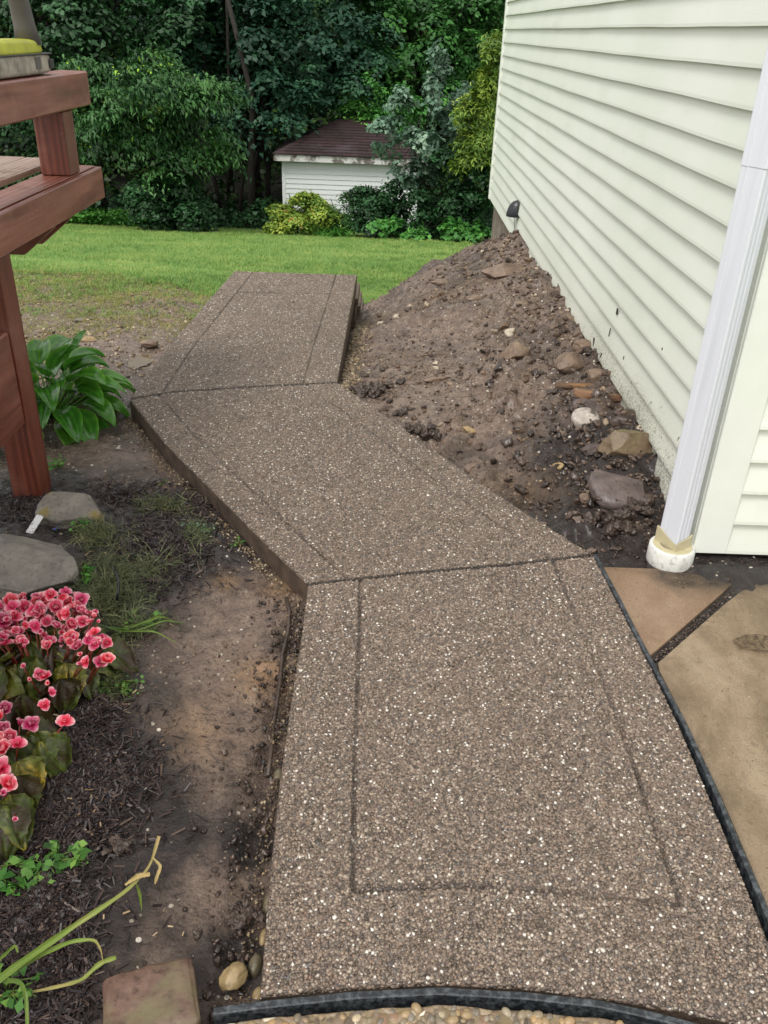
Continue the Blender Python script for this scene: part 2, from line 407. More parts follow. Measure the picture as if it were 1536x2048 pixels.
def mk_wood(name, a, b, c, along=1, rough=(.25, .5)):
    t = NT(name)
    sc = [22, 22, 22]; sc[along] = 1.1
    v = t.mapping(t.pos, tuple(sc))
    g = t.noise(1.0, 5, .6, v, 1.2)
    w_ = t.n.new('ShaderNodeTexWave'); w_.inputs['Scale'].default_value = 1.3; w_.inputs['Distortion'].default_value = 11; w_.inputs['Detail'].default_value = 3; w_.inputs['Detail Scale'].default_value = .6
    sc2 = [9, 9, 9]; sc2[along] = .9
    t.l.new(t.mapping(t.pos, tuple(sc2)), w_.inputs['Vector'])
    f = t.math('ADD', t.math('MULTIPLY', g, .72), t.math('MULTIPLY', w_.outputs['Fac'], .28))
    col = t.ramp(f, [(.25, lin(a)), (.5, lin(b)), (.75, lin(c))])
    kd = t.vor(3.0, vec=t.mapping(t.pos, tuple(1.0 if i == along else 2.2 for i in range(3)))); col = t.mix(t.ramp(kd, [(.0, .8), (.05, .65), (.09, 0.0)]), col, lin('#2e140c'))
    col = t.mix(t.ramp(t.noise(3.5, 5, .7), [(.48, 0.0), (.7, .35)]), col, lin('#9a7466'))
    spots = t.ramp(t.noise(60, 3), [(.70, 0.0), (.78, .5)])
    col = t.mix(spots, col, lin('#c09a8a'))
    t.set('Base Color', col); t.bump(f, .5, .004); t.set('Roughness', t.ramp(t.noise(6, 3), [(.3, rough[0]), (.7, rough[1])])); return t.m
M['wood_y'] = mk_wood('red_stained_wood', '#5c3024', '#7a4738', '#905c4c', 1)
M['wood_z'] = mk_wood('red_stained_post', '#4a2318', '#643123', '#75402f', 2)
M['wood_x'] = mk_wood('red_stained_joist', '#4a2418', '#633122', '#7a4030', 0)
M['wood_top'] = mk_wood('weathered_deck_wood', '#6e5748', '#8d7465', '#a89284', 1, (.2, .45))
def mk_siding():
    t = NT('pale_green_siding')
    z = t.sep(t.pos, 2); y = t.sep(t.pos, 1)
    c = t.ramp(t.noise(1.4, 4), [(.3, lin('#dbe0d3')), (.7, lin('#e5e9de'))])
    # mud splashed up from the ground: thick at the foot, thinning upwards
    near = t.ramp(t.math('ADD', z, t.math('MULTIPLY', t.noise(2.5, 3), .25)), [(.0, 1.0), (.24, .95), (.50, .30), (.85, .0)])
    fy = t.ramp(t.math('MULTIPLY', y, .1), [(.2, .8), (.35, 1.0), (.55, .7), (.8, .35)])
    dens = t.math('MULTIPLY', t.math('MULTIPLY', near, fy), t.ramp(t.sep(t.pos, 0), [(.0, 1.0), (1.0, .25)]) if False else t.math('SUBTRACT', 1.0, t.math('MULTIPLY', t.math('GREATER_THAN', t.sep(t.pos, 0), 1.16), .65)))
    thr = t.math('SUBTRACT', .80, t.math('MULTIPLY', dens, .36))
    v = t.mapping(t.pos, (1, .8, 1)); sp = t.math('GREATER_THAN', t.noise(150, 3, .7, v), thr)
    sp2 = t.math('GREATER_THAN', t.noise(45, 2, .6, v), t.math('ADD', thr, .10))
    c = t.mix(t.math('MULTIPLY', dens, .28), c, lin('#8b8064'))
    c = t.mix(t.math('MULTIPLY', t.math('MAXIMUM', sp, sp2), .6), c, lin('#665c48'))
    c = t.mix(t.ramp(t.noise(3.5, 4, vec=t.mapping(t.pos, (1, .5, 2))), [(.58, 0.0), (.75, .14)]), c, lin('#9aa088'))
    t.set('Base Color', c); t.set('Roughness', .42)
    sc = t.noise(1.0, 4, .6, t.mapping(t.pos, (60, 5, 160)))
    t.bump(sc, .12, .003); return t.m
M['siding'] = mk_siding()
def plain(name, c, rough=.5, bumpsc=None, var=.1, metal=0, bs=.3, bd=.003):
    t = NT(name); a = lin(c); b = tuple(min(1, x * (1 - var)) for x in a[:3]) + (1,)
    t.set('Base Color', t.ramp(t.noise(12, 5), [(.3, b), (.7, a)])); t.set('Roughness', rough); t.set('Metallic', metal)
    if bumpsc: t.bump(t.noise(bumpsc, 5), bs, bd)
    return t.m
M['trim'] = plain('pale_trim', '#e4e8de', .4, 30, .05, bs=.05)
M['white_shed'] = plain('white_shed_siding', '#e4e8e6', .5, None, .06)
def mk_fascia():
    t = NT('peeling_white_fascia'); t.set('Base Color', t.mix(t.ramp(t.noise(2.6, 6, .75), [(.47, 0.0), (.56, .9)]), lin('#d8d8d4'), lin('#5c5148'))); t.set('Roughness', .7); return t.m
M['fascia'] = mk_fascia()
def mk_shingle():
    t = NT('red_brown_shingles'); br = t.n.new('ShaderNodeTexBrick'); br.inputs['Scale'].default_value = 1.0
    t.set('Base Color', t.mix(t.ramp(t.noise(.8, 4), [(.55, 0.0), (.64, .55)]), t.mix(t.rand(), lin('#231617'), lin('#332021')), lin('#4e434a')))
    t.set('Roughness', .85); t.bump(t.noise(30, 3), .5, .01); return t.m
M['shingle'] = mk_shingle()
def mk_found():
    t = NT('concrete_foundation'); t.set('Base Color', t.ramp(t.noise(9, 6, .7), [(.3, lin('#5d5148')), (.7, lin('#8f8478'))])); t.bump(t.noise(70, 5), .7, .006); t.set('Roughness', .85); return t.m
M['foundation'] = mk_found()
def mk_downspout():
    t = NT('white_aluminium'); z = t.sep(t.pos, 2)
    c = t.mix(t.ramp(t.noise(1, 4, .6, t.mapping(t.pos, (30, 30, 1.2))), [(.5, 0.0), (.7, .25)]), lin('#d6d9e0'), lin('#aeb1b9'))
    c = t.mix(t.ramp(t.noise(240, 2), [(.74, 0.0), (.80, .6)]), c, lin('#6e6a60'))
    t.set('Base Color', c); t.set('Roughness', .3); return t.m
M['downspout'] = mk_downspout()
M['pvc'] = None  # set below
_pvc = lambda: mk_rock('dirty_white_pvc', '#c9c9c2', '#dcdcd6', '#8f887a', (.62, .80), rough=.4, sc=9)
M['cream_plastic'] = plain('cream_adapter', '#c4bb98', .4, None, .2)
M['black_plastic'] = plain('black_plastic', '#1c1f24', .3, None, .2)
def mk_edging():
    t = NT('black_rubber_edging')
    c = t.mix(t.ramp(t.noise(60, 6, .75), [(.45, 0.0), (.65, .8)]), lin('#1b1f24'), lin('#5d6265'))
    t.set('Base Color', c); t.set('Roughness', .45); t.bump(t.noise(70, 4), .4, .003); return t.m
M['edging'] = mk_edging()
def mk_patio():
    t = NT('tan_concrete')
    n = t.noise(2.6, 9, .68, t.mapping(t.pos, (1.4, .8, 1)), .4); n2 = t.noise(9, 6, .7); g = t.noise(220, 3)
    c = t.ramp(n, [(.33, lin('#544737')), (.43, lin('#75644e')), (.53, lin('#88765f')), (.64, lin('#94836b')), (.76, lin('#846a51'))])
    c = t.mix(t.ramp(n2, [(.3, .45), (.55, 0.0)]), c, lin('#5e4a36'))
    c = t.mix(t.math('MULTIPLY', t.attr('red'), .38), c, lin('#7e5c46'))
    sp = t.ramp(t.noise(38, 6, .75), [(.28, .55), (.42, 0.0)]); c = t.mix(sp, c, lin('#3c2f22'))
    c = t.mix(t.math('MULTIPLY', t.attr('soot'), t.ramp(t.noise(22, 5, .7), [(.25, .6), (.6, 1.0)])), c, lin('#33291f'))
    c = t.mix(t.ramp(t.noise(70, 4, .7), [(.30, .6), (.42, 0.0)]), c, lin('#54432f')); c = t.mix(t.ramp(g, [(.30, .6), (.42, 0.0)]), c, lin('#4a3c2c')); c = t.mix(t.ramp(g, [(.66, 0.0), (.72, .5)]), c, lin('#d8c8a8'))
    t.set('Base Color', c); t.set('Roughness', t.ramp(n, [(.35, .35), (.6, .6)])); t.bump(t.math('ADD', g, n2), .4, .003); return t.m
M['patio'] = mk_patio()
def mk_rock(name, a, b, moss=None, amount=(.5, .62), rough=.5, sc=14):
    t = NT(name); c = t.ramp(t.noise(sc, 6, .65), [(.3, lin(a)), (.7, lin(b))])
    c = t.mix(t.ramp(t.noise(60, 3), [(.32, .5), (.45, 0.0)]), c, tuple(x * .45 for x in lin(a)[:3]) + (1,))
    if moss: c = t.mix(t.ramp(t.noise(7, 4), [(amount[0], 0.0), (amount[1], 1.0)]), c, lin(moss))
    t.set('Base Color', c); t.set('Roughness', rough); t.bump(t.noise(45, 6, .7), .6, .006); return t.m
M['pvc'] = _pvc()
M['rock_grey'] = mk_rock('grey_sandstone', '#5d5850', '#857e73', '#7a6a2a', (.56, .64))
M['rock_flat'] = mk_rock('flat_grey_stone', '#625d57', '#8a847a', '#57603c', (.60, .75))
M['rock_moss'] = mk_rock('mossy_stone', '#5a4a38', '#85725a', '#6c6a3c', (.50, .66))
M['rock_wet'] = mk_rock('wet_purple_brown_stone', '#4e4340', '#746763', None, rough=.25)
M['rock_mud'] = mk_rock('muddy_stone', '#5f4d41', '#8a7562', None, rough=.5)
M['rock_tan'] = mk_rock('tan_stone', '#86704e', '#ab9268', None, rough=.45)
M['rock_low'] = mk_rock('orange_brown_rock', '#6f5541', '#94765a', None, rough=.4)
M['mud_clump'] = mk_rock('dark_mud', '#2e2520', '#594a40', None, rough=.35, sc=30)
M['brick'] = mk_rock('brown_paver', '#4f3a30', '#7a6052', '#6f684c', (.50, .66), rough=.4, sc=30)
M['river'] = mk_rock('smooth_river_stone', '#8a7653', '#a38e68', None, rough=.25)
M['river_dark'] = mk_rock('dark_river_stone', '#57503f', '#7a6f58', None, rough=.25)
M['old_wood'] = mk_wood('weathered_timber', '#3f3022', '#6b4f36', '#8e6c48', 0)
M['log_top'] = mk_rock('pale_cut_wood', '#8f857c', '#c9c0b6', '#4e443c', (.56, .62), rough=.45, sc=22)
M['bark'] = mk_rock('tree_bark', '#15110d', '#2a231b', None, rough=.85)
def mk_chip():
    t = NT('dark_mulch'); t.set('Base Color', t.ramp(t.rand(), [(0, lin('#17100f')), (.5, lin('#291f20')), (.85, lin('#3d302d')), (1, lin('#5d4c41'))])); t.set('Roughness', .4); t.bump(t.noise(200, 3), .5, .002); return t.m
M['chip'] = mk_chip()
M['clod'] = mk_pebble('soil_clod', [(0, lin('#332820')), (.45, lin('#56463a')), (.85, lin('#76614f')), (.96, lin('#94806a')), (1, lin('#c0b4a0'))], .5)
M['stone_bit'] = mk_pebble('gravel_stone', [(0, lin('#4a4036')), (.4, lin('#6e5e4a')), (.8, lin('#8f7a5a')), (1, lin('#b8a88c'))], .45)
M['wet_bit'] = mk_pebble('wet_mud_lump', [(0, lin('#251d19')), (.5, lin('#42362f')), (.85, lin('#5c4c42')), (1, lin('#75655a'))], .3)
def mk_water():
    t = NT('muddy_water'); t.set('Base Color', lin('#655640')); t.set('Roughness', .12); t.b.inputs['Specular IOR Level'].default_value = .25; return t.m
M['water'] = mk_water()
M['yellow'] = plain('yellow_plastic', '#c4c640', .45, None, .35)
M['grey_rubber'] = plain('grey_rubber', '#5e5a58', .6, 80, .3)
def mk_dirty():
    t = NT('dirty_grey_plastic'); t.set('Base Color', t.ramp(t.noise(25, 6, .7), [(.3, lin('#6c655c')), (.6, lin('#a9a196')), (.8, lin('#cfc8bd'))])); t.set('Roughness', .6); t.bump(t.noise(90, 4), .4, .003); return t.m
M['battery'] = mk_dirty()
M['tool_dark'] = plain('dark_tool_plastic', '#2b2a2c', .5, 60, .3)
def mk_tagmat():
    t = NT('speckled_white_tag'); t.set('Base Color', t.mix(t.ramp(t.noise(160, 3), [(.58, 0.0), (.64, .9)]), lin('#d6d6d6'), lin('#3a3430'))); t.set('Roughness', .4); return t.m
M['tag'] = mk_tagmat()
M['stalk'] = mk_leaf('green_stalk', [(0, lin('#44642a')), (.5, lin('#75883c')), (1, lin('#b09868'))], .15, .35)
M['stem_red'] = plain('red_stem', '#8c3a2c', .4, None, .3)
M['rust'] = plain('rusty_rod', '#7a4a34', .7, 90, .4)
M['roofing'] = plain('grey_roofing', '#4a4744', .9, 60, .3)

# ------------------------------------------------------------------ terrain height
_CP = np.array([(-.25,.6,-.07),(-.25,1.5,-.09),(-.25,2.2,-.09),(-.6,2.8,-.075),(-1.25,3.8,-.09),(-1.3,5,-.07),(-1.25,6.3,-.2),(-1,.8,-.04),(-1,1.6,-.03),
 (-1.2,2.4,-.04),(-1.6,3,-.08),(-2.5,2,-.05),(-2.5,4,-.1),(-2.5,6,-.18),(-3.5,5,-.15),(-2,7,-.22),(-4,7.2,-.22),(-2,8,-.42),(-1.1,8,-.5),(-.5,.2,-.08),(-2,.2,-.06),
 (-.1,4.4,-.08),(-.15,5.2,-.18),(-.15,6.2,-.34),(-.1,7.2,-.52),(-.1,8.5,-.95),(0,9.5,-1.05),(.15,3.75,-.05),(.45,3.2,-.05),(.75,2.75,-.05),(1.0,2.6,-.04),
 (1.1,3,.03),(1.15,3.4,.11),(1.15,4.4,.14),(1.15,5.9,.16),(1.15,7.4,.1),(1.15,8.6,-.15),(1.15,9.7,-.42),(.6,3.6,-.02),(.5,4.5,.0),(.1,5.5,-.12),(.7,5.5,.07),
 (.4,6.5,-.1),(.8,7.2,0),(.3,7.6,-.3),(.7,8.3,-.28),(.45,8.9,-.65),(.9,9.4,-.52),(.7,10,-.95),(1.3,10.3,-.9),(1.4,3,0),(1.4,6,.1),(1.5,2.45,-.05),(3,2.5,-.05),
 (.5,.2,-.08),(.5,1.5,-.08),(2,1,-.08),(-.7,5,-.15),(4,5,-.1),(4,9,-.6)])
def zbase(y): return np.interp(y, [-10, 6, 7, 9, 12, 24, 30, 38, 60, 90], [-.08, -.1, -.21, -.62, -1.36, -3.25, -3.7, -3.0, 6, 14])
_far = [(x, y) for x in (-9, -5.5, 6, 10) for y in (-6, -1, 4, 8, 12)] + [(x, 12.5) for x in (-3, -1, 1, 3)] + [(x, -3) for x in (-3, 0, 3)] + [(-4, 15), (0, 15), (4, 15)]
_PX = np.vstack([_CP[:, :2], np.array(_far, float)])
_PR = np.concatenate([_CP[:, 2] - zbase(_CP[:, 1]), np.zeros(len(_far))])
def _k(r2): return np.sqrt(r2 + .09)
_A = _k(((_PX[:, None] - _PX[None]) ** 2).sum(-1)); _W = np.linalg.solve(_A, _PR)
def hz(x, y):
    x = np.atleast_1d(np.asarray(x, float)); y = np.atleast_1d(np.asarray(y, float))
    P = np.stack([x, y], 1); out = np.empty(len(P))
    for i in range(0, len(P), 20000):
        q = P[i:i + 20000]; out[i:i + 20000] = _k(((q[:, None] - _PX[None]) ** 2).sum(-1)) @ _W
    fade = np.clip((14 - y) / 3, 0, 1) * np.clip((9 - np.abs(x)) / 3, 0, 1)
    return zbase(y) + out * fade
# slab outline, metres
LEFT = [(-.191, .951), (-.202, 1.153), (-.214, 1.48), (-.216, 1.8), (-.214, 2.08), (-.218, 2.326)]
RIGHT = [(.834, 1.00), (.834, 1.09), (.835, 1.33), (.834, 1.51), (.833, 1.715), (.822, 1.952), (.803, 2.209), (.777, 2.564)]
SLABPOLY = np.array(LEFT + [(-.37, 2.54), (-.58, 2.85), (-.93, 3.37), (-1.218, 3.855), (-1.214, 4.587), (-1.17, 5.377), (-1.117, 6.41), (-.202, 6.41), (-.226, 4.174), (.142, 3.573), (.402, 3.118), (.62, 2.79)] + RIGHT[::-1] + [(.60, .93), (.46, .955), (.31, .972), (.15, .976), (-.02, .962), (-.15, .945)])
def inpoly(x, y, poly):
    x = np.asarray(x); y = np.asarray(y); c = np.zeros(x.shape, bool); n = len(poly)
    for i in range(n):
        x1, y1 = poly[i]; x2, y2 = poly[(i + 1) % n]
        if y1 == y2: continue
        c ^= ((y1 > y) != (y2 > y)) & (x < (x2 - x1) * (y - y1) / (y2 - y1) + x1)
    return c
def polydist(x, y, poly, closed=True):
    d = np.full(np.shape(x), 1e9); n = len(poly)
    for i in range(n if closed else n - 1):
        a = np.array(poly[i]); b = np.array(poly[(i + 1) % n]); ab = b - a
        t = np.clip(((x - a[0]) * ab[0] + (y - a[1]) * ab[1]) / (ab @ ab), 0, 1)
        d = np.minimum(d, np.hypot(x - a[0] - t * ab[0], y - a[1] - t * ab[1]))
    return d
PUD = onz(282, 722, -.09)[:2]
def rough_h(x, y):
    """lumpy, trampled soil: more on the mound, smooth where water has levelled it"""
    P = np.stack([x, y], 1)
    mound = np.clip((x + .3) / .3, 0, 1) * np.clip((y - 2.4) / .4, 0, 1)
    sm = np.clip(fbm(P, 1.3, 2, 40) * 1.6 + .42, .10, 1)
    h = fbm(P, 3.2, 3, 3) * .013 + fbm(P, 12, 4, 9) * .010 * sm + fbm(P, 38, 2, 12) * .0035 * sm
    h = h + mound * (fbm(P, 7, 4, 20) * .016 * (sm + .3) + np.maximum(0, fbm(P, 16, 2, 30)) * .016 * sm)
    h = h + sm * (np.maximum(0, fbm(P, 26, 3, 14)) ** 1.3 * .011 - np.maximum(0, -fbm(P, 19, 2, 15)) * .006) + mound * sm * (np.maximum(0, fbm(P, 30, 3, 33)) * .012 + np.abs(fbm(P, 5, 3, 34)) * .035 + np.maximum(0, fbm(P, 11, 3, 35)) * .022)
    h = h - .035 * np.exp(-(((x - PUD[0]) / .10) ** 2 + ((y - PUD[1]) / .19) ** 2))
    top = np.clip((x - .75) / .35, 0, 1) * mound
    h = h + top * np.maximum(0, fbm(P, 7, 3, 50)) * .035
    lawn = np.clip((y - 6.4) / .8, 0, 1) * np.clip((-.2 - x) / .2, 0, 1)
    return h * (1 - .8 * lawn)
def ground_z(x, y):
    x = np.atleast_1d(np.asarray(x, float)); y = np.atleast_1d(np.asarray(y, float))
    return hz(x, y) + rough_h(x, y)
def hit(u, v, zoff=0.0):
    r = ray(u, v); t = np.linspace(.8, 45, 1500); P = EYEP + t[:, None] * r
    below = P[:, 2] < hz(P[:, 0], P[:, 1]) + zoff
    i = int(np.argmax(below)); a, b = t[max(i - 1, 0)], t[i]
    for _ in range(14):
        m = (a + b) / 2; p = EYEP + m * r
        if p[2] < ground_z(p[0], p[1])[0] + zoff: b = m
        else: a = m
    return EYEP + b * r
# lawn edge on the left and behind the mound
_lb = [(-4.6, 7.15), (-3.2, 7.10), (-2.2, 7.0), (-1.7, 6.8), (-1.25, 6.5)]
LAWN_L = np.array([[-9, _lb[0][1]]] + [[p[0], p[1]] for p in _lb] + [[-.9, 6.5], [-.3, 8.4], [-.05, 8.9], [.45, 8.75], [.9, 9.35], [1.2, 10.0], [9, 10.6]])
def lawn_edge(x): return np.interp(x, LAWN_L[:, 0], LAWN_L[:, 1])

# tone of the soil (albedo): 0 dark mulch and wet humus .. 1 pale clay; measured places
_T = [(430,1440,.10,.20),(480,1300,.22,.35),(400,1560,.15,.25),(430,1660,.13,.22),(230,1560,.2,-.55),(100,1650,.22,-.6),(110,1860,.18,-.55),(350,1690,.035,-.6),(330,1830,.12,.15),(420,1780,.10,.15),
      (470,1890,.06,-.5),(500,1680,.05,-.6),(590,1290,.06,-.4),(350,1060,.3,-.5),(200,1230,.3,-.35),(60,1010,.25,-.6),(450,1140,.12,-.25),(290,920,.25,.15),(420,1230,.12,.25),
      (1230,1040,.22,-.85),(1180,960,.15,-.6),(1090,1040,.12,-.45),(1290,900,.2,-.4),(1040,990,.12,.15),(1130,860,.25,.1),(930,800,.3,.25),(800,660,.4,.15),(740,780,.08,-.4),
      (840,870,.10,-.3),(1000,700,.4,.05),(1200,770,.2,-.3),(1380,1110,.2,-.9),(1500,1110,.4,-.9),(400,640,.5,.35),(180,640,.8,.25),(620,1150,.05,-.3),(480,1070,.06,-.2)]
_TW = [(hit(u, v)[:2], s, a) for u, v, s, a in _T]
_CL = [(hit(u, v)[:2], s, a) for u, v, s, a in [(400,1480,.06,.32),(390,1420,.05,.2),(520,1350,.06,.55),(560,1180,.05,.5),(450,1165,.04,.4),(1060,990,.10,.25),(700,650,.15,.25),(900,590,.2,.12)]]
_GR = [(hit(u, v)[:2], s, a) for u, v, s, a in [(260,690,.6,1.0),(380,660,.4,.9),(150,700,.6,.6),(700,640,.25,1.0),(520,1120,.10,.7),(400,960,.15,.4),(900,700,.5,.25),(1060,590,.6,.35),(1030,780,.3,.4),(240,1330,.10,.5)]]
def blobs(x, y, L, base):
    o = np.full(len(x), float(base))
    for c, s, a in L: o += a * np.exp(-((x - c[0]) ** 2 + (y - c[1]) ** 2) / (2 * s * s))
    return np.clip(o, 0, 1)

def ground_patch(name, keep, X0, X1, Y0, Y1, st, mat, label=None):
    nx = int(round((X1 - X0) / st)) + 1; ny = int(round((Y1 - Y0) / st)) + 1
    gx, gy = np.meshgrid(np.linspace(X0, X1, nx), np.linspace(Y0, Y1, ny), indexing='ij'); x = gx.ravel(); y = gy.ravel()
    z = ground_z(x, y)
    ins = inpoly(x, y, SLABPOLY); dp = polydist(x, y, SLABPOLY)
    stp = (x > -1.12) & (x < -.19) & (y > 6.35) & (y < 9.0)
    z = np.where(ins & (dp > .02), np.minimum(z, -.06) - .05, z)
    # washed-out trench along the near left edge, loose crumbs against the slab
    tr = np.exp(-((x + .265) / .035) ** 2) * np.clip((y - .9) / .1, 0, 1) * np.clip((2.35 - y) / .15, 0, 1)
    z -= tr * (.022 + .02 * vnoise(np.stack([x, y], 1) * 14, 77))
    z = np.where(stp, np.minimum(z, -.18 * np.maximum(0, np.floor((y - 6.41) / .43)) - .25), z)
    pat = (x > .80) & (y < 2.50) & (x - .831 > (2.0 - y) * 0)
    z = np.where((x > .8) & (y < 2.44), np.minimum(z, -.05), z)
    z = np.where((y < .97) & (x > -.27), np.minimum(z, -.07), z)
    if name == 'lawn': z = z + .006
    V = np.stack([x, y, z], 1); Fq = gridfaces(nx, ny)
    fc = V[Fq].mean(1)
    k = keep(fc[:, 0], fc[:, 1]); Fq = Fq[k]
    used = np.unique(Fq); mp = np.full(len(V), -1); mp[used] = np.arange(len(used)); V = V[used]; Fq = mp[Fq]
    cols = {'tone': blobs(V[:, 0], V[:, 1], _TW, .66 if name == 'dirt_mound' else .62), 'clay': blobs(V[:, 0], V[:, 1], _CL, 0), 'gravel': blobs(V[:, 0], V[:, 1], _GR, .05)}
    o = part(name, V, Fq, mat, None, True, cols); o['kind'] = 'structure'
    if label: o['label'] = label
    return o
def _edge_noise(x, y): return fbm(np.stack([x, y], 1), 3.0, 3, 60) * .14
isl = lambda x, y: y + _edge_noise(x, y) > lawn_edge(x)
ground_patch('garden_soil', lambda x, y: (x < -.1 + .0 * y) & ~isl(x, y - .25) & ~((y > 2.5) & (x > -.6) & (y < 6.4)), -4.4, 0.0, .3, 9.0, .0155, M['soil'], 'brown trampled soil and mulch left of the walkway')
ground_patch('dirt_mound', lambda x, y: (((x >= 0) | ((y > 2.5) & (x > -.6) & (y < 6.4)) | (x >= -.1))) & ~isl(x, y - .25), -.7, 1.4, 2.4, 10.4, .0125, M['soil'], 'brown excavated dirt heaped against the house wall')
ground_patch('lawn', lambda x, y: isl(x, y), -9.0, 4.0, 5.6, 24.6, .07, M['lawn'], 'green mown lawn sloping down behind the walkway')
# wider ground below and around the detailed patches
def wide(name, X, Y, st, mat, dz, keep=None):
    x = np.arange(X[0], X[1] + .01, st); y = np.arange(Y[0], Y[1] + .01, st); gx, gy = np.meshgrid(x, y, indexing='ij'); a = gx.ravel(); b = gy.ravel()
    z = hz(a, b) + dz; inner = (a > -4.2) & (a < 1.3) & (b > .4) & (b < 10.2); z = z - inner * .12 - ((a > .4) & (b < 2.6)) * .1
    o = part(name, np.stack([a, b, z], 1), gridfaces(len(x), len(y)), mat, None, True, {'tone': np.full(len(a), .35), 'clay': np.zeros(len(a)), 'gravel': np.full(len(a), .1)}); o['kind'] = 'structure'; return o
wide('ground', (-30, 30), (-8, 24.5), .5, M['lawn'], -.035)
wide('woodland_floor', (-40, 40), (23.6, 80), .8, M['forest_floor'], .01)

# ------------------------------------------------------------------ walkway slab
def resample(P, n):
    P = np.array(P, float); s = np.concatenate([[0], np.cumsum(np.linalg.norm(np.diff(P, axis=0), axis=1))]); s /= s[-1]
    t = np.linspace(0, 1, n) if np.isscalar(n) else np.asarray(n)
    return np.stack([np.interp(t, s, P[:, 0]), np.interp(t, s, P[:, 1])], 1)
def lines_with(gs, base, g=.004):
    L = list(base)
    for k in gs: L += [k - 2.2 * g, k - g, k, k + g, k + 2.2 * g]
    return np.array(sorted(set(round(max(0, min(1, a)), 5) for a in L)))
def coons(Lf, Rt, Bt, Tp, us, vs):
    L = resample(Lf, vs); R = resample(Rt, vs); B = resample(Bt, us); T = resample(Tp, us)
    u = us[:, None, None]; v = vs[None, :, None]
    return ((1 - u) * L[None] + u * R[None] + (1 - v) * B[:, None] + v * T[:, None]
            - (1 - u) * (1 - v) * B[0] - u * (1 - v) * B[-1] - (1 - u) * v * T[0] - u * v * T[-1])
THICK = .13
walk = empty('walkway', (0, 2.4, -THICK), 'new exposed aggregate concrete walkway bending between the soil and the house', None, None, 'structure')
def panel(Lf, Rt, Bt, Tp, gu, gv, gvspan, label, free):
    us = lines_with(gu, np.linspace(0, 1, 45)); vs = lines_with(gv, np.linspace(0, 1, 60))
    e = .006
    us = np.array(sorted(set(us.tolist() + [e, 1 - e, .002, .998]))); vs = np.array(sorted(set(vs.tolist() + [.0045, .9955, .0015, .9985, .0075, .9925])))
    G = coons(Lf, Rt, Bt, Tp, us, vs); nu, nv = len(us), len(vs)
    z = fbm(G.reshape(-1, 2), 2.0, 2, 5).reshape(nu, nv) * .002
    jit = fbm(G.reshape(-1, 2), 60, 2, 8).reshape(nu, nv) * .0012
    z = z + jit
    gr = np.zeros((nu, nv))
    for k in gu:
        dist = np.abs(us - k)[:, None]; d_ = np.clip(1.1 - dist / .0075, 0, 1) * .008
        vm = (vs > gvspan[0]) & (vs < gvspan[1]); z = z - d_ * vm[None]; gr = np.maximum(gr, d_ * vm[None] / .008)
    for k in gv:
        dist = np.abs(vs - k)[None]; d_ = np.clip(1.1 - dist / .0055, 0, 1) * .008
        um = (us > min(gu)) & (us < max(gu)); z = z - d_ * um[:, None]; gr = np.maximum(gr, d_ * um[:, None] / .008)
    z[0] -= .006; z[-1] -= .006; z[1] -= .002; z[-2] -= .002
    z[:, 0] -= .009; z[:, -1] -= .009; z[:, 1] -= .005; z[:, -2] -= .005
    gr *= .35 + .55 * fbm(G.reshape(-1, 2), 6, 2, 91).reshape(nu, nv)
    jw = np.maximum((np.arange(nv) < 3) * float(Bt is not BOT), (np.arange(nv) > nv - 4) * float(not free))[None]
    gr = np.maximum(gr, jw * 1.0); z = z - jw * .004
    top = np.concatenate([G, z[:, :, None]], 2).reshape(-1, 3)
    Fq = gridfaces(nu, nv).tolist()
    ring = [(i, 0) for i in range(nu)] + [(nu - 1, j) for j in range(1, nv)] + [(i, nv - 1) for i in range(nu - 2, -1, -1)] + [(0, j) for j in range(nv - 2, 0, -1)]
    ri = [i * nv + j for i, j in ring]
    n0 = len(top); side = top[ri].copy(); cen = G.reshape(-1, 2).mean(0)
    low = side.copy(); low[:, 2] = -THICK; low[:, :2] += (cen - low[:, :2]) * .006
    k = len(ri); V = np.vstack([top, low])
    me_f = Fq + [(ri[(q + 1) % k], ri[q], n0 + q, n0 + (q + 1) % k) for q in range(k)]
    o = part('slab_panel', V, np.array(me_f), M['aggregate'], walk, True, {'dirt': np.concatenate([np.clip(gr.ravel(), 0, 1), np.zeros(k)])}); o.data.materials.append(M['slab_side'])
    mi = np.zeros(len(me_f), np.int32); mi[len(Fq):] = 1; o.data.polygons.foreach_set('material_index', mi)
    sm = np.ones(len(me_f), bool); sm[len(Fq):] = False; o.data.polygons.foreach_set('use_smooth', sm)
    o['label'] = label
    return o, G, us, vs
J1 = [(-.218, 2.327), (.121, 2.411), (.434, 2.475), (.777, 2.563)]
J2 = [(-1.219, 3.858), (-1.036, 3.97), (-.614, 4.085), (-.226, 4.174)]
BOT = [(-.191, .951), (-.15, .955), (-.021, .970), (.153, .985), (.316, .981), (.458, .966), (.6, .945), (.75, .915), (.834, .895)]
P1 = panel(LEFT, [(.834, .895)] + RIGHT[1:], BOT, J1, [.172, .845], [.15], (.15, 2), 'nearest slab panel, wide and speckled with white pebbles', 0)
P2 = panel([(-.218, 2.327), (-.37, 2.54), (-.58, 2.85), (-.93, 3.37), (-1.219, 3.858)], [(.777, 2.563), (.62, 2.79), (.402, 3.118), (.142, 3.573), (-.226, 4.174)], J1, J2, [.135, .845], [], (-1, 2), 'middle slab panel running diagonally between two joints', 0)
P3 = panel([(-1.219, 3.858), (-1.214, 4.587), (-1.17, 5.377), (-1.117, 6.41)], [(-.226, 4.174), (-.214, 5.3), (-.202, 6.415)], J2, [(-1.117, 6.41), (-.202, 6.415)], [.155, .83], [.76], (-1, 2), 'farthest slab panel ending at the steps', 1)
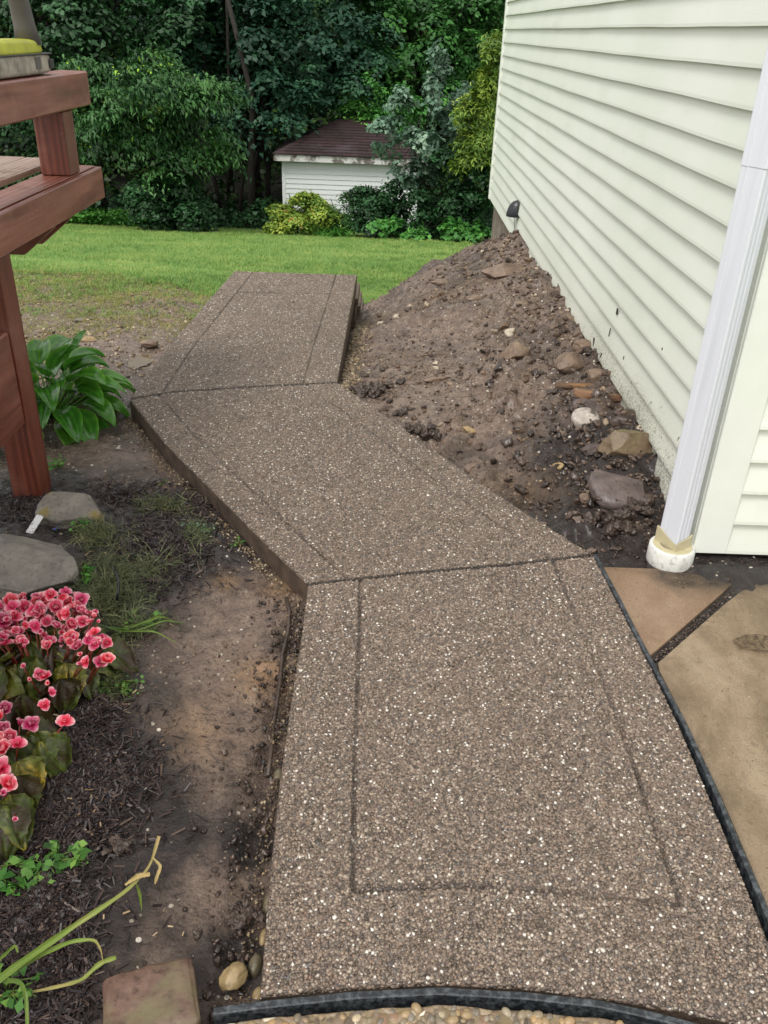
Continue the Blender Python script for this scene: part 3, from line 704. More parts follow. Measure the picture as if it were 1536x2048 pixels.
# pebbles standing proud of the paste, denser towards the near end
def pebble_mesh(i, seg=1):
    V, Fc = ico(1); r = np.random.default_rng(100 + i); s = np.array([1, r.uniform(.62, .95), r.uniform(.45, .65)])
    return raw_mesh('pebble_shape', (V + V * fbm(V, 1.5, 2, i)[:, None] * .15) * s, Fc, M['pebble'], True)
PEBS = [pebble_mesh(i) for i in range(6)]
def panel_pebbles(Pn, n, smin, smax, nm):
    o, G, us, vs = Pn; nu, nv = len(us), len(vs)
    u = RNG.uniform(.004, .996, n); v = RNG.uniform(.003, .997, n) if True else 0
    fi = np.interp(u, us, np.arange(nu)); fj = np.interp(v, vs, np.arange(nv)); i = np.minimum(fi.astype(int), nu - 2); j = np.minimum(fj.astype(int), nv - 2)
    a = (fi - i)[:, None]; b = (fj - j)[:, None]
    P = G[i, j] * (1 - a) * (1 - b) + G[i + 1, j] * a * (1 - b) + G[i, j + 1] * (1 - a) * b + G[i + 1, j + 1] * a * b
    return u, v, P
def spread(Pn, n, gu, gv, smin=.0026, smax=.0054):
    u, v, P = panel_pebbles(Pn, n, smin, smax, '')
    keep = np.ones(n, bool)
    for k in gu: keep &= (np.abs(u - k) > .0072) | (v < (gv[0] if gv and gv[0] < .5 else -1))
    for k in gv: keep &= (np.abs(v - k) > .0055) | (u < min(gu)) | (u > max(gu))
    keep &= (v > .0055) & (v < .9945)
    P = P[keep]; m = len(P); s = RNG.uniform(smin, smax, m) ** 1.0
    big = RNG.random(m) < .02; s = np.where(big, s * 1.4, s)
    z = fbm(P, 2.0, 2, 5) * .002 + s * RNG.uniform(-.15, .22, m)
    rot = np.stack([RNG.uniform(-.35, .35, m), RNG.uniform(-.35, .35, m), RNG.uniform(0, 6.28, m)], 1)
    o = scatter('pebbles', np.stack([P[:, 0], P[:, 1] - 2.4, z + THICK], 1), rot, np.repeat(s[:, None], 3, 1), PEBS, walk)
    o.parent = walk
spread(P1, 52000, [.172, .845], [.15]); spread(P2, 42000, [.135, .845], []); spread(P3, 30000, [.155, .83], [.76])

# steps going down from the far end
steps = empty('concrete_steps', (-.65, 6.41, -1.1), 'aggregate concrete steps descending to the lawn past the far end of the walkway', 'steps')
for k in range(1, 7):
    y0 = 6.418 + .43 * (k - 1); x1 = -.196 + .006 * k
    V, Fc = join([box(-1.115, x1, y0, y0 + .45, -.18 * k - .05, -.18 * k, .004), box(-1.11, x1 - .02, y0 + .002, y0 + .415, -.18 * k - .45, -.18 * k - .052, .003)])
    part('step', V, Fc, M['slab_side'] if k else None, steps)

# ------------------------------------------------------------------ black rubber edging strips
def strip(name, pts, wd, z0, z1, label, group=None):
    P = resample(pts, 60); T = unit(np.gradient(P, axis=0)); Nn = np.stack([-T[:, 1], T[:, 0]], 1)
    prof = [(-wd / 2, z0), (-wd / 2, z1 - .002), (-wd / 2 + .0025, z1), (wd / 2 - .0025, z1), (wd / 2, z1 - .002), (wd / 2, z0)]
    wob = fbm(P, 3.0, 2, 3) * .0022
    V = np.array([[P[i, 0] + Nn[i, 0] * (a + wob[i]), P[i, 1] + Nn[i, 1] * (a + wob[i]), z + wob[i] * .6] for i in range(len(P)) for a, z in prof])
    k = len(prof); Fs = [(i * k + j, i * k + (j + 1) % k, (i + 1) * k + (j + 1) % k, (i + 1) * k + j) for i in range(len(P) - 1) for j in range(k)]
    Fs += [tuple(range(k))[::-1], tuple(range((len(P) - 1) * k, len(P) * k))]
    o = part(name, V, Fs, M['edging']); return tag(o, label, 'edging strip', group)
EDG = [(.782, 2.56), (.807, 2.209), (.829, 1.952), (.846, 1.715), (.853, 1.506), (.853, 1.328), (.852, 1.198), (.850, 1.06), (.848, .90), (.846, .5)]
strip('edging_strip', EDG, .013, -.09, .008, 'weathered black strip between the aggregate walkway and the tan patio slabs', 'black edging strips')
strip('edging_strip', [(-.272, .915), (-.152, .934), (-.021, .953), (.153, .967), (.316, .963), (.458, .948), (.566, .925), (.66, .90), (.78, .86), (.83, .83)], .015, -.10, .006, 'curved black strip across the bottom, between walkway and older pebble path', 'black edging strips')
# older path in the near foreground
V, Fc = [], []
gx, gy = np.meshgrid(np.linspace(-.27, .84, 75), np.linspace(0, 1, 50), indexing='ij')
topy = np.interp(gx.ravel(), [-.27, -.152, .153, .458, .66, .84], [.893, .912, .945, .926, .88, .80]); yy = -1.2 + (topy + 1.2) * (1 - (1 - gy.ravel()) ** 2)
zz = -.004 + fbm(np.stack([gx.ravel(), yy], 1), 20, 3, 4) * .004 - (gy.ravel() > .99) * .03
old = part('aggregate_path', np.stack([gx.ravel(), yy, zz], 1), gridfaces(75, 50), M['old_aggregate'], None, True); old['kind'] = 'structure'; old['label'] = 'older pebble path with larger stones below the curved black strip'
n = 2600; px_ = RNG.uniform(-.26, .83, n); t_ = np.interp(px_, [-.27, -.152, .153, .458, .66, .84], [.893, .912, .945, .926, .88, .80]); py_ = t_ - RNG.uniform(.004, .5, n)
s_ = RNG.uniform(.006, .013, n)
rp = [raw_mesh('river_pebble_shape', ico(2)[0] * np.array([1, .75, .6]), ico(2)[1], M['river_pebble'], True)]
scatter('path_pebbles', np.stack([px_, py_, -.006 + s_ * .1], 1), np.stack([RNG.uniform(-.3, .3, n), RNG.uniform(-.3, .3, n), RNG.uniform(0, 6, n)], 1), np.repeat(s_[:, None], 3, 1), rp, None, 'rounded river pebbles set in the older path')

# ------------------------------------------------------------------ tan patio slabs
patio = empty('patio', (1.2, 1.5, -.1), 'stained tan concrete patio right of the walkway', None, None, 'structure')
def patio_slab(poly, label):
    poly = np.array(poly, float); ccen = poly.mean(0)
    x0, y0 = poly.min(0); x1, y1 = poly.max(0); st = .032
    xs = np.arange(x0, x1 + st, st); ys = np.arange(y0, y1 + st, st); gx, gy = np.meshgrid(xs, ys, indexing='ij'); P = np.stack([gx.ravel(), gy.ravel()], 1)
    ins = inpoly(P[:, 0], P[:, 1], poly)
    import bmesh
    bm = bmesh.new(); vs = [bm.verts.new((a, b, 0)) for a, b in poly]; bm.faces.new(vs)
    for ax, arr in ((0, xs), (1, ys)):
        for c in arr[1:-1]:
            no = (1, 0, 0) if ax == 0 else (0, 1, 0); co = (c, 0, 0) if ax == 0 else (0, c, 0)
            bmesh.ops.bisect_plane(bm, geom=bm.verts[:] + bm.edges[:] + bm.faces[:], plane_co=co, plane_no=no)
    r = bmesh.ops.extrude_face_region(bm, geom=bm.faces[:]); top = [g for g in r['geom'] if isinstance(g, bmesh.types.BMVert)]
    V0 = set(top)
    for v in bm.verts:
        if v not in V0: v.co.z = -.09
    bmesh.ops.recalc_face_normals(bm, faces=bm.faces[:])
    bm.verts.index_update(); V = np.array([v.co[:] for v in bm.verts]); Fs = [[v.index for v in f.verts] for f in bm.faces]; bm.free()
    up = V[:, 2] > -.01; d_ = polydist(V[:, 0], V[:, 1], poly); V[:, 2] += up * (fbm(V[:, :2], 3, 2, 6) * .0015 - .004 - np.clip(.01 - d_, 0, .01) * .5)
    sx, sy = V[:, 0], V[:, 1]
    soot = np.clip(1.25 - np.hypot((sx - 1.24) / .26, (sy - 2.50) / .18), 0, 1) + np.clip(1 - polydist(sx, sy, [(1.02, 2.44), (1.45, 2.47)], False) / .08, 0, 1) * .9
    o = part('patio_slab', V, Fs, M['patio'], patio, False, {'soot': np.clip(soot + fbm(V[:, :2], 9, 3, 2) * .25 * (soot > 0), 0, 1), 'red': np.full(len(V), 1.0 if 'small' in label else 0.0)}); o['label'] = label
edge_in = [(.866, 1.06), (.868, 1.198), (.869, 1.328), (.869, 1.506), (.862, 1.715), (.846, 1.945)]
patio_slab([(.80, 2.500), (.822, 2.209), (.838, 2.02), (1.145, 2.336), (1.30, 2.50)], 'small triangular reddish tan slab below the downspout')
patio_slab([(.862, .4)] + edge_in + [(.852, 1.985), (.858, 1.992), (1.165, 2.306), (1.40, 2.53), (2.6, 2.53), (2.6, .4)], 'large brown-stained tan slab at the right edge')

# ------------------------------------------------------------------ house
WX = 1.15; WY0 = 2.553; WY1 = 9.84; BZ = .04; EXP = .115; NC = 27
house = empty('house', (3.0, 6.2, -1.0), 'pale green clapboard house wall rising along the right side of the dirt mound', 'house')
def board_profile(z0):
    # lapped board: (distance out from the wall, z)
    return [(.001, z0 + .006), (.0105, z0 + .001), (.0145, z0), (.0142, z0 + .012), (.0030, z0 + EXP + .004), (.0, z0 + EXP + .004)]
def side_board(y0, y1, z0, dx, me=None):
    pr = board_profile(z0); ny = max(2, int((y1 - y0) / .25)); ys = np.linspace(y0, y1, ny); V = []
    for y in ys:
        wv = .0012 * math.sin(y * 2.3 + z0 * 17) + .0008 * math.sin(y * 7.1 + z0 * 5)
        for a, z in pr: V.append((WX - a * 1.75 - dx, y, z + (wv if z < z0 + .05 else 0)))
    k = len(pr); Fs = [(i * k + j, (i + 1) * k + j, (i + 1) * k + j + 1, i * k + j + 1) for i in range(ny - 1) for j in range(k - 1)]
    Fs += [tuple(range(k)), tuple(range((ny - 1) * k, ny * k))[::-1]]
    return V, Fs
cuts = [5.6, 7.2, 4.4, 6.5, 8.1, 5.1, 7.6, 4.0, 6.0, 8.4, 7.3, 4.7, 6.9]
for c in range(NC):
    z0 = BZ + EXP * c; yc = cuts[(c * 5) % 13] if c != 12 else 6.35
    for (a, b, dx) in ((WY0 + .055, yc + .012, .0022), (yc, WY1 - .05, 0.0)):
        V, Fs = side_board(a, b, z0, dx); part('siding_board', V, Fs, M['siding'], house)
for c in range(NC):                                        # front wall, facing the patio
    z0 = .028 + EXP * 1.04 * c; pr = board_profile(z0); V = []
    for x in (WX + .085, 2.6, 4.9):
        for a, z in pr: V.append((x, 2.580 - a * 1.6, z))
    k = len(pr); Fs = [(i * k + j, i * k + j + 1, (i + 1) * k + j + 1, (i + 1) * k + j) for i in range(2) for j in range(k - 1)]
    part('siding_board', V, Fs, M['siding'], house)
HZ = BZ + EXP * NC
V, Fs = join([box(WX - .029, WX + .09, WY0, WY0 + .018, BZ - .012, HZ, .003), box(WX - .031, WX - .002, WY0 + .0165, WY0 + .075, BZ - .0105, HZ, .003)])
part('corner_post', V, Fs, M['trim'], house)
V, Fs = join([box(WX - .032, WX + .0, WY1 - .06, WY1, BZ - .01, HZ, .003), box(WX - .032, WX + .08, WY1 + .0005, WY1 + .02, BZ - .01, HZ, .003)])
part('corner_post', V, Fs, M['trim'], house)
V, Fs = box(WX + .001, 4.9, 2.582, WY1 - .001, BZ - .005, HZ, .002); part('wall', V, Fs, M['trim'], house)
fV = []
V, Fs = box(WX + .035, 4.87, 2.63, WY1 - .02, -1.6, BZ - .006, .004); part('foundation', V, Fs, M['foundation'], house)
V, Fs = box(WX - .25, 5.2, 2.3, WY1 + .3, HZ + .002, HZ + .16, .01); part('roof', V, Fs, M['roofing'], house)
p = onz(1448, 1112, -.02); V, Fs = tube([(1.262, 2.60, -.10), (1.263, 2.60, .035)], .006, 8); part('rod', V, Fs, M['rust'], house)

# ------------------------------------------------------------------ downspout with its drain collar
dsp = empty('downspout', (1.045, 2.552, 0), 'white metal downspout running down the house corner into a round white drain collar', 'downspout')
ca, sa = math.cos(math.radians(30)), math.sin(math.radians(30))
def dpt(a, b, z):                                          # a along the narrow face, b along the wide face
    return (1.040 + a * ca - b * sa, 2.508 + a * sa + b * ca, z)
prof = []                                                  # rectangular section with pressed ribs on the narrow front face
wa, wb = .060, .086
prof += [(0.004, 0), (.012, 0), (.014, .003), (.020, .003), (.022, 0), (.029, 0), (.031, .003), (.037, .003), (.039, 0), (.048, 0), (.056, 0), (.060, .004)]
prof += [(.060, wb - .004), (.056, wb), (.004, wb), (0, wb - .004), (0, wb * .72), (.002, wb * .70), (.002, wb * .30), (0, wb * .28), (0, .004)]
zs = [.035, 1.30, 1.302, 3.0]
V = [dpt(a + (.0 if z < 1.301 else (a - .03) * .05), b + (0 if z < 1.301 else (b - .043) * .05), z) for z in zs for a, b in prof]
k = len(prof); Fs = [(i * k + j, i * k + (j + 1) % k, (i + 1) * k + (j + 1) % k, (i + 1) * k + j) for i in range(3) for j in range(k)]
part('pipe', V, Fs, M['downspout'], dsp)
cc = (1.046, 2.555)
V, Fs = lathe([(.062, .058), (.073, .060), (.079, .055), (.080, -.005), (.078, -.012), (.070, -.013), (.070, -.09), (.06, -.09)], 48, (cc[0], cc[1], 0)); part('drain_collar', V, Fs, M['pvc'], dsp, True)
# cream adapter: flat ring plus a square cup with peaked corners
V, Fs = lathe([(.045, .062), (.066, .062), (.068, .058), (.062, .052)], 40, (cc[0], cc[1], 0))
qv = []; qf = []; cor = [(-.006, -.006), (wa + .006, -.006), (wa + .006, wb + .006), (-.006, wb + .006)]; ring = []
for i in range(4):
    a0 = np.array(cor[i]); a1 = np.array(cor[(i + 1) % 4])
    for t_ in (0, .25, .5, .75): ring.append((a0 + (a1 - a0) * t_, .090 + .032 * (abs(t_ - .5) * 2 if i in (1, 3) else (1 - t_ if i == 0 else t_)) - (.03 if t_ == 0 and i == 0 else 0)))
n_ = len(ring); hts = [.088, .098, .100, .104, .112, .098, .090, .096, .12, .118, .11, .11, .120, .112, .100, .092]
for off, top in ((0, 1), (0, 0), (-.0035, 1), (-.0035, 0)):
    for i, (q, h) in enumerate(ring):
        ctr = np.array([wa / 2, wb / 2]); d = ctr - q; q2 = q + d / np.linalg.norm(d) * (-off)
        qv.append(dpt(q2[0], q2[1], hts[i] if top else .056))
for i in range(n_):
    j = (i + 1) % n_
    qf += [(n_ + i, n_ + j, j, i), (3 * n_ + i, 2 * n_ + i, 2 * n_ + j, 3 * n_ + j), (i, j, 2 * n_ + j, 2 * n_ + i)]
V, Fs = join([(V, Fs), (np.array(qv), qf)]); part('adapter', V, Fs, M['cream_plastic'], dsp)

# ------------------------------------------------------------------ small cone lamp on the wall
lp = onx(1036, 418, WX - .02)
lamp = empty('wall_lamp', (WX - .02, lp[1], lp[2]), 'small black hooded lamp low on the pale siding near the far house corner', 'lamp')
sc_ = .105
pr = []; nr = 20; V = []; Fs = []
for i in range(9):                                         # half dome pointing away from the wall
    a = i / 8 * math.pi / 2
    for j in range(nr + 1):
        b = math.pi * j / nr
        V.append((WX - .022 - math.sin(a) ** .9 * .10 * (math.sin(b)) , lp[1] + math.cos(b) * .062 * math.cos(a * .0) * (1 - .0 * i), lp[2]))
V = []
for i in range(11):
    t_ = i / 10; rr = .072 * math.sqrt(max(0, 1 - (1 - t_) ** 2)) + .002; zz = lp[2] + .075 - .135 * t_
    for j in range(nr + 1):
        b = math.pi * j / nr; V.append((WX - .024 - math.sin(b) * rr * 1.25, lp[1] + math.cos(b) * rr, zz))
k = nr + 1; Fs = [(i * k + j, i * k + j + 1, (i + 1) * k + j + 1, (i + 1) * k + j) for i in range(10) for j in range(nr)] + [tuple(range(10 * k, 11 * k))] + [tuple(i * k for i in range(11)) + tuple(i * k + nr for i in range(10, -1, -1))]
part('hood', V, Fs, M['black_plastic'], lamp, False)
V, Fs = tube([(WX - .05, lp[1] - .02, lp[2] - .055), (WX - .045, lp[1] - .03, lp[2] - .10), (WX - .035, lp[1] - .035, lp[2] - .16), (WX - .03, lp[1] - .03, lp[2] - .20)], .0028, 6); part('cable', V, Fs, M['grey_rubber'], lamp)

# ------------------------------------------------------------------ red-stained deck on the left
deck = empty('deck', (-2.0, 3.0, -.1), 'red-brown stained wooden deck corner with rail and post at the left edge', 'deck')
V, Fs = box(-1.46, -1.345, 2.99, 3.105, -.14, .893, .004); part('post', V, Fs, M['wood_z'], deck)
V, Fs = box(-1.46, -1.345, .60, .715, -.14, .893, .004); part('post', V, Fs, M['wood_z'], deck)
V, Fs = box(-1.42, -1.30, .60, .715, 1.036, 1.276, .004); part('rail_post', V, Fs, M['wood_z'], deck)
V, Fs = box(-1.42, -1.30, 3.71, 3.835, 1.036, 1.276, .004); part('rail_post', V, Fs, M['wood_z'], deck)
V, Fs = box(-1.318, -1.278, .3, 4.06, .897, 1.028, .004); part('rim_board', V, Fs, M['wood_y'], deck)
for i in range(6):
    x1 = -1.302 - .145 * i - (.02 if i else 0); mt = M['wood_y'] if i == 0 else M['wood_top']
    V, Fs = box(x1 - .138, x1, .3, 4.04 + (.01 * (i % 3)), 1.030, 1.058 if i else 1.034, .004); part('deck_board', V, Fs, mt, deck)
V, Fs = box(-1.40, -1.278, .3, 4.025, 1.281, 1.41, .006); V2, F2 = box(-1.445, -1.403, .3, 4.0, 1.30, 1.405, .004)
part('rail', V, Fs, M['wood_y'], deck); part('rail_board', V2, F2, M['wood_y'], deck)
V, Fs = box(-1.395, -1.352, .716, 2.986, .248, .607, .005); part('stringer', V, Fs, M['wood_y'], deck)
V, Fs = box(-1.46, -1.397, .716, 2.985, .56, .60, .005); part('ledge', V, Fs, M['wood_y'], deck)
M['screw'] = plain('screw_head', '#8a7a70', .4, None, .3, 0)
for (x, y, z) in ((-1.2785, 3.95, .99), (-1.2785, 3.95, .93), (-1.2785, 3.78, .935), (-1.2785, 3.25, .98), (-1.2785, 3.90, 1.38), (-1.2785, 3.90, 1.31), (-1.2785, 3.35, 1.35)):
    V, Fs = lathe([(.0001, .0016), (.003, .0014), (.0042, .0)], 12); V = roty(V, math.pi / 2) + np.array([x, y, z]); part('screw', V, Fs, M['screw'], deck, True)
for y in (3.50, 3.70, 2.4, 1.8):                           # joists with cut-back ends below the rim
    P = [(-3.2, .895), (-1.322, .895), (-1.322, .87), (-1.452, .765), (-3.2, .765)]
    V = np.array([(x, y - .02, z) for x, z in P] + [(x, y + .02, z) for x, z in P]); n_ = 5
    Fs = [tuple(range(5)), tuple(range(9, 4, -1))] + [(i, i + 5, (i + 1) % 5 + 5, (i + 1) % 5) for i in range(5)]
    part('joist', V, Fs, M['wood_x'], deck)

# ------------------------------------------------------------------ cordless tool standing on the rail
tp = onz(60, 137, 1.412)
ty = (ony(0, 0, 1)[1], 0)
yB = onx(108, 120, -1.30)[1]; yA = onx(-60, 140, -1.30)[1]; L_ = yB - yA
tool = empty('cordless_drill', (-1.35, (yA + yB) / 2, 1.413), 'dirty yellow and grey cordless drill standing on its battery on the deck rail', 'drill')
def rounded(x0, x1, y0, y1, z0, z1, n=10, p=4.0, taper=0.0):
    V, Fc = ico(4); V = np.sign(V) * (np.abs(V) / (np.abs(V) ** p).sum(1, keepdims=True) ** (1 / p))
    f = 1 - taper * (V[:, 2:3] + 1) / 2
    return np.concatenate([V[:, :2] * f, V[:, 2:]], 1) * np.array([x1 - x0, y1 - y0, z1 - z0]) / 2 + np.array([(x0 + x1) / 2, (y0 + y1) / 2, (z0 + z1) / 2]), Fc
zt = 1.413
V, Fs = rounded(-1.41, -1.30, yA, yB, zt, zt + .072, p=7); part('battery', V, Fs, M['battery'], tool, True)
V, Fs = rounded(-1.405, -1.305, yA + .02, yB - .012, zt + .062, zt + .118, p=4, taper=.12); part('battery_top', V, Fs, M['yellow'], tool, True)
part('vent', *box(-1.301, -1.297, yB - .055, yB - .012, zt + .018, zt + .05, .002), M['tool_dark'], tool); part('seam', *box(-1.4105, -1.2965, yA + .03, yB - .02, zt + .066, zt + .071, .002), M['tool_dark'], tool); part('latch', *box(-1.301, -1.2975, yB - .20, yB - .145, zt + .02, zt + .06, .002), M['grey_rubber'], tool)
hp = [(-1.355, yB - .09, zt + .10), (-1.355, yB - .105, zt + .16), (-1.355, yB - .125, zt + .24), (-1.355, yB - .16, zt + .31), (-1.355, yB - .20, zt + .37)]
V, Fs = tube(hp, [.047, .039, .036, .038, .046], 18); part('handle', V, Fs, M['grey_rubber'], tool, True)
V, Fs = rounded(-1.40, -1.31, yA - .06, yB - .06, zt + .35, zt + .45, p=5); part('motor_housing', V, Fs, M['grey_rubber'], tool, True)
V, Fs = tube([(-1.355, yB - .215, zt + .36), (-1.355, yB - .235, zt + .30), (-1.355, yB - .25, zt + .24)], [.016, .014, .004], 10); part('trigger_guard', V, Fs, M['yellow'], tool, True)
V, Fs = tube([(-1.355, yA - .06, zt + .40), (-1.355, yA - .16, zt + .40)], [.032, .022], 16); part('chuck', V, Fs, M['black_plastic'], tool, True)

# ------------------------------------------------------------------ stones, bricks and timber
def stone(name, u, v, size, label, mat, cat='stone', rz=0.0, tilt=(0, 0), sink=.3, seed=1, facets=7, rough=.05, group=None, cut=.72, p=None, boxy=0):
    if p is None: p = hit(u, v)
    V, Fc = rock_shape(size, seed, facets + (4 if facets > 3 else 0), 5 if facets > 8 else 4, rough, cut - (.08 if facets > 8 else 0), boxy); V = rotz(rotx(roty(V, tilt[1]), tilt[0]), rz)
    V = V + np.array([0, 0, size[2] / 2 - size[2] * sink])
    o = put(name, raw_mesh(name, V, Fc, mat, True), None, (p[0], p[1], hz(p[0], p[1])[0] if p is None else p[2]))
    return tag(o, label, cat, group)
stone('stone', 145, 1035, (.27, .20, .12), 'flat grey stone with orange moss patches beside the deck post', M['rock_grey'], rz=-.15, tilt=(.18, 0), sink=.30, seed=3, facets=10, cut=.78, boxy=3)
stone('stone', 62, 1150, (.38, .28, .12), 'large smooth grey flagstone behind the pink begonias', M['rock_flat'], rz=-.35, tilt=(.12, .05), sink=.25, seed=12, facets=9, cut=.78, boxy=3)
stone('stone', -40, 1240, (.16, .16, .10), 'dark grey stone under the large flagstone', M['rock_grey'], seed=14, sink=.6)
stone('stone', 1247, 912, (.25, .13, .15), 'large olive-brown mossy block against the siding', M['rock_moss'], rz=-.05, tilt=(-.1, .05), sink=.25, seed=21, facets=12, cut=.8, rough=.03, boxy=4)
stone('stone', 1238, 992, (.25, .22, .08), 'flat wet purplish stone with a black crack, below the mossy block', M['rock_wet'], rz=.2, tilt=(.30, 0), sink=.1, seed=25, facets=10, cut=.72, rough=.02, boxy=3)
stone('stone', 1028, 716, (.20, .17, .16), 'pointed brown stone half sunk in the middle of the mound', M['rock_mud'], rz=.3, sink=.35, seed=31, facets=9, cut=.6)
stone('stone', 1136, 734, (.19, .16, .11), 'dark muddy lump of stone at the top of the mound near the siding', M['rock_mud'], rz=.8, sink=.3, seed=33, facets=9)
stone('stone', 1005, 552, (.36, .22, .16), 'long tan-brown stone near the far top of the mound', M['rock_mud'], rz=-.15, sink=.35, seed=35, facets=9, cut=.6)
stone('stone', 943, 942, (.085, .07, .05), 'squared brown stone touching the edge of the slab', M['rock_mud'], rz=.6, tilt=(.2, .1), sink=.2, seed=37, facets=11, cut=.58)
stone('stone', 936, 866, (.075, .05, .045), 'small tan wedge stone in the wet dirt', M['rock_tan'], rz=-.5, tilt=(0, .3), sink=.2, seed=39, facets=10, cut=.58)
stone('stone', 1116, 937, (.075, .05, .03), 'small flat tan chip lying on the lower mound', M['rock_tan'], rz=.4, sink=.25, seed=41, facets=9, cut=.6)
stone('stone', 1165, 815, (.14, .09, .06), 'grey stone between the timber pieces and the pale log slice', M['rock_wet'], rz=.3, sink=.3, seed=43)
stone('stone', 1250, 846, (.19, .15, .11), 'muddy brown lump above the mossy block', M['mud_clump'], rz=.1, sink=.4, seed=45)
stone('stone', 880, 760, (.20, .045, .03), 'long thin slab of stone lying across the mound', M['rock_mud'], rz=.35, sink=.3, seed=47, facets=10, cut=.6)
stone('stone', 950, 600, (.13, .09, .05), 'flattish stone beside the long thin ones on the far mound', M['rock_mud'], rz=.1, sink=.3, seed=49)
stone('stone', 1107, 668, (.10, .08, .07), 'dark brown clod below the siding at mid mound', M['rock_mud'], sink=.3, seed=51)
stone('stone', 1130, 650, (.13, .10, .09), 'rounded earth clod pressed against the siding', M['rock_mud'], sink=.3, seed=53)
stone('stone', 965, 638, (.09, .06, .06), 'small dark stone standing out of the upper mound', M['mud_clump'], sink=.3, seed=55, facets=9)
stone('stone', 1045, 612, (.10, .06, .05), 'small reddish stone on the upper mound', M['rock_mud'], sink=.3, seed=57, facets=9)
stone('stone', 880, 568, (.18, .08, .05), 'flat brown stone on the far left flank of the mound', M['rock_mud'], rz=-.2, sink=.3, seed=58, facets=9)
stone('stone', 1395, 1127, (.07, .03, .02), 'thin grey pebble in the dark soil under the house corner', M['rock_mud'], rz=.1, sink=.3, seed=59)
stone('stone', 530, 1340, (.10, .09, .03), 'orange-brown rock just showing in the mud left of the slab', M['rock_low'], rz=.5, sink=.7, seed=61)
stone('stone', 300, 690, (.12, .08, .05), 'largest pinkish grey stone in the gravel near the puddle', M['rock_mud'], rz=.1, sink=.3, seed=63)
stone('stone', 335, 645, (.11, .05, .035), 'flat brown stone on the gravel close to the far walkway edge', M['rock_mud'], rz=-.2, sink=.3, seed=65)
stone('stone', 178, 682, (.10, .06, .04), 'orange-brown stone on the gravel behind the hosta', M['rock_tan'], rz=.1, sink=.3, seed=67)
stone('stone', 165, 643, (.10, .06, .04), 'pale grey stone at the edge of the thin yellowed grass', M['rock_grey'], rz=.4, sink=.3, seed=69)
stone('stone', 250, 770, (.055, .035, .025), 'small rusty brown stone beside the corner of the slab', M['rock_tan'], rz=.1, sink=.3, seed=70)
stone('stone', 237, 898, (.022, .018, .014), 'tiny white pebble lying on the mud beyond the deck post', M['log_top'], sink=.2, seed=71, facets=2)
stone('river_stone', 468, 1962, (.050, .064, .042), 'smooth rounded tan river stone in the mud by the slab corner', M['river'], 'stone', rz=-.6, sink=.2, seed=73, facets=5, rough=.07, cut=.84)
for u, v, sz, sd, mt, lb in [(510, 1925, (.03, .05, .04), 75, 'river_dark', 'striped olive river stone wedged against the slab, above the smooth tan one'),
                             (537, 1800, (.025, .06, .04), 76, 'river_dark', 'long dark river stone half under the near slab edge'),
                             (528, 1865, (.02, .05, .035), 77, 'river', 'narrow orange-tan river stone touching the slab edge'),
                             (556, 1540, (.03, .05, .035), 78, 'river_dark', 'dark oval river stone at the far end of the wet trench'),
                             (515, 1980, (.025, .04, .03), 79, 'river', 'small tan stone under the bottom corner of the slab')]:
    q = onz(u, v, -.07); stone('river_stone', u, v, sz, lb, M[mt], 'stone', rz=-.1, sink=.25, seed=sd, facets=2, rough=.02, cut=.9, group='river stones along the slab edge', p=np.array([q[0], q[1], ground_z(q[0], q[1])[0] - .012]))

stone('stone', 1180, 905, (.10, .08, .06), 'dark wet stone just left of the mossy block', M['rock_wet'], rz=.5, sink=.25, seed=101, facets=10, cut=.7, boxy=3)
stone('stone', 1298, 850, (.13, .10, .08), 'dark blocky stone wedged between mossy block and siding', M['mud_clump'], rz=.2, sink=.2, seed=102, facets=10, cut=.7, boxy=3)
stone('stone', 1190, 760, (.15, .11, .08), 'dark brown stone above the orange-brown timber strip', M['rock_mud'], rz=-.3, sink=.25, seed=103, facets=10, cut=.7)
stone('stone', 1165, 700, (.11, .10, .09), 'muddy block of earth pressed to the siding above the timber', M['rock_mud'], rz=.3, sink=.25, seed=104, facets=10, cut=.7)
stone('stone', 1290, 1005, (.09, .08, .05), 'small black wet stone between the purplish stone and the downspout', M['mud_clump'], rz=.3, sink=.25, seed=105, facets=10, cut=.7)
stone('stone', 1170, 1000, (.07, .06, .035), 'small flat brown stone left of the purplish stone', M['rock_mud'], rz=.9, sink=.25, seed=106, facets=10, cut=.7)
# dark wet clumps of mud
def clump(u, v, size, label, seed):
    p = hit(u, v); Vs = []; r = np.random.default_rng(seed)
    for i in range(24):
        V, Fc = rock_shape((size * r.uniform(.14, .42),) * 2 + (size * r.uniform(.2, .38),), seed * 17 + i, 5, 4, .30, .6)
        o_ = np.array([r.normal(0, size * .28), r.normal(0, size * .22), 0]); o_[2] = hz(p[0] + o_[0], p[1] + o_[1])[0] - hz(p[0], p[1])[0] + size * r.uniform(.0, .12)
        Vs.append((V + o_, Fc))
    V, Fs = join(Vs); V = V + unit(V + 1e-6) * fbm(V, 60, 4, seed)[:, None] * .010 + np.stack([fbm(V, 90, 2, seed + 3), fbm(V, 90, 2, seed + 4), fbm(V, 90, 2, seed + 5)], 1) * .004
    tag(put('mud_clump', raw_mesh('mud_clump', V, Fs, M['mud_clump'], True), None, p + np.array([0, 0, .012])), label, 'mud clump', 'clumps of wet mud')
clump(740, 785, .17, 'black crumbly mud clump beside the bend of the slab', 81); clump(845, 868, .13, 'dark mud clump halfway down the diagonal slab edge', 82)
clump(1225, 1055, .17, 'big pile of black wet soil below the purplish stone', 83); clump(1260, 1020, .12, 'dark humus clod left of the downspout', 84)
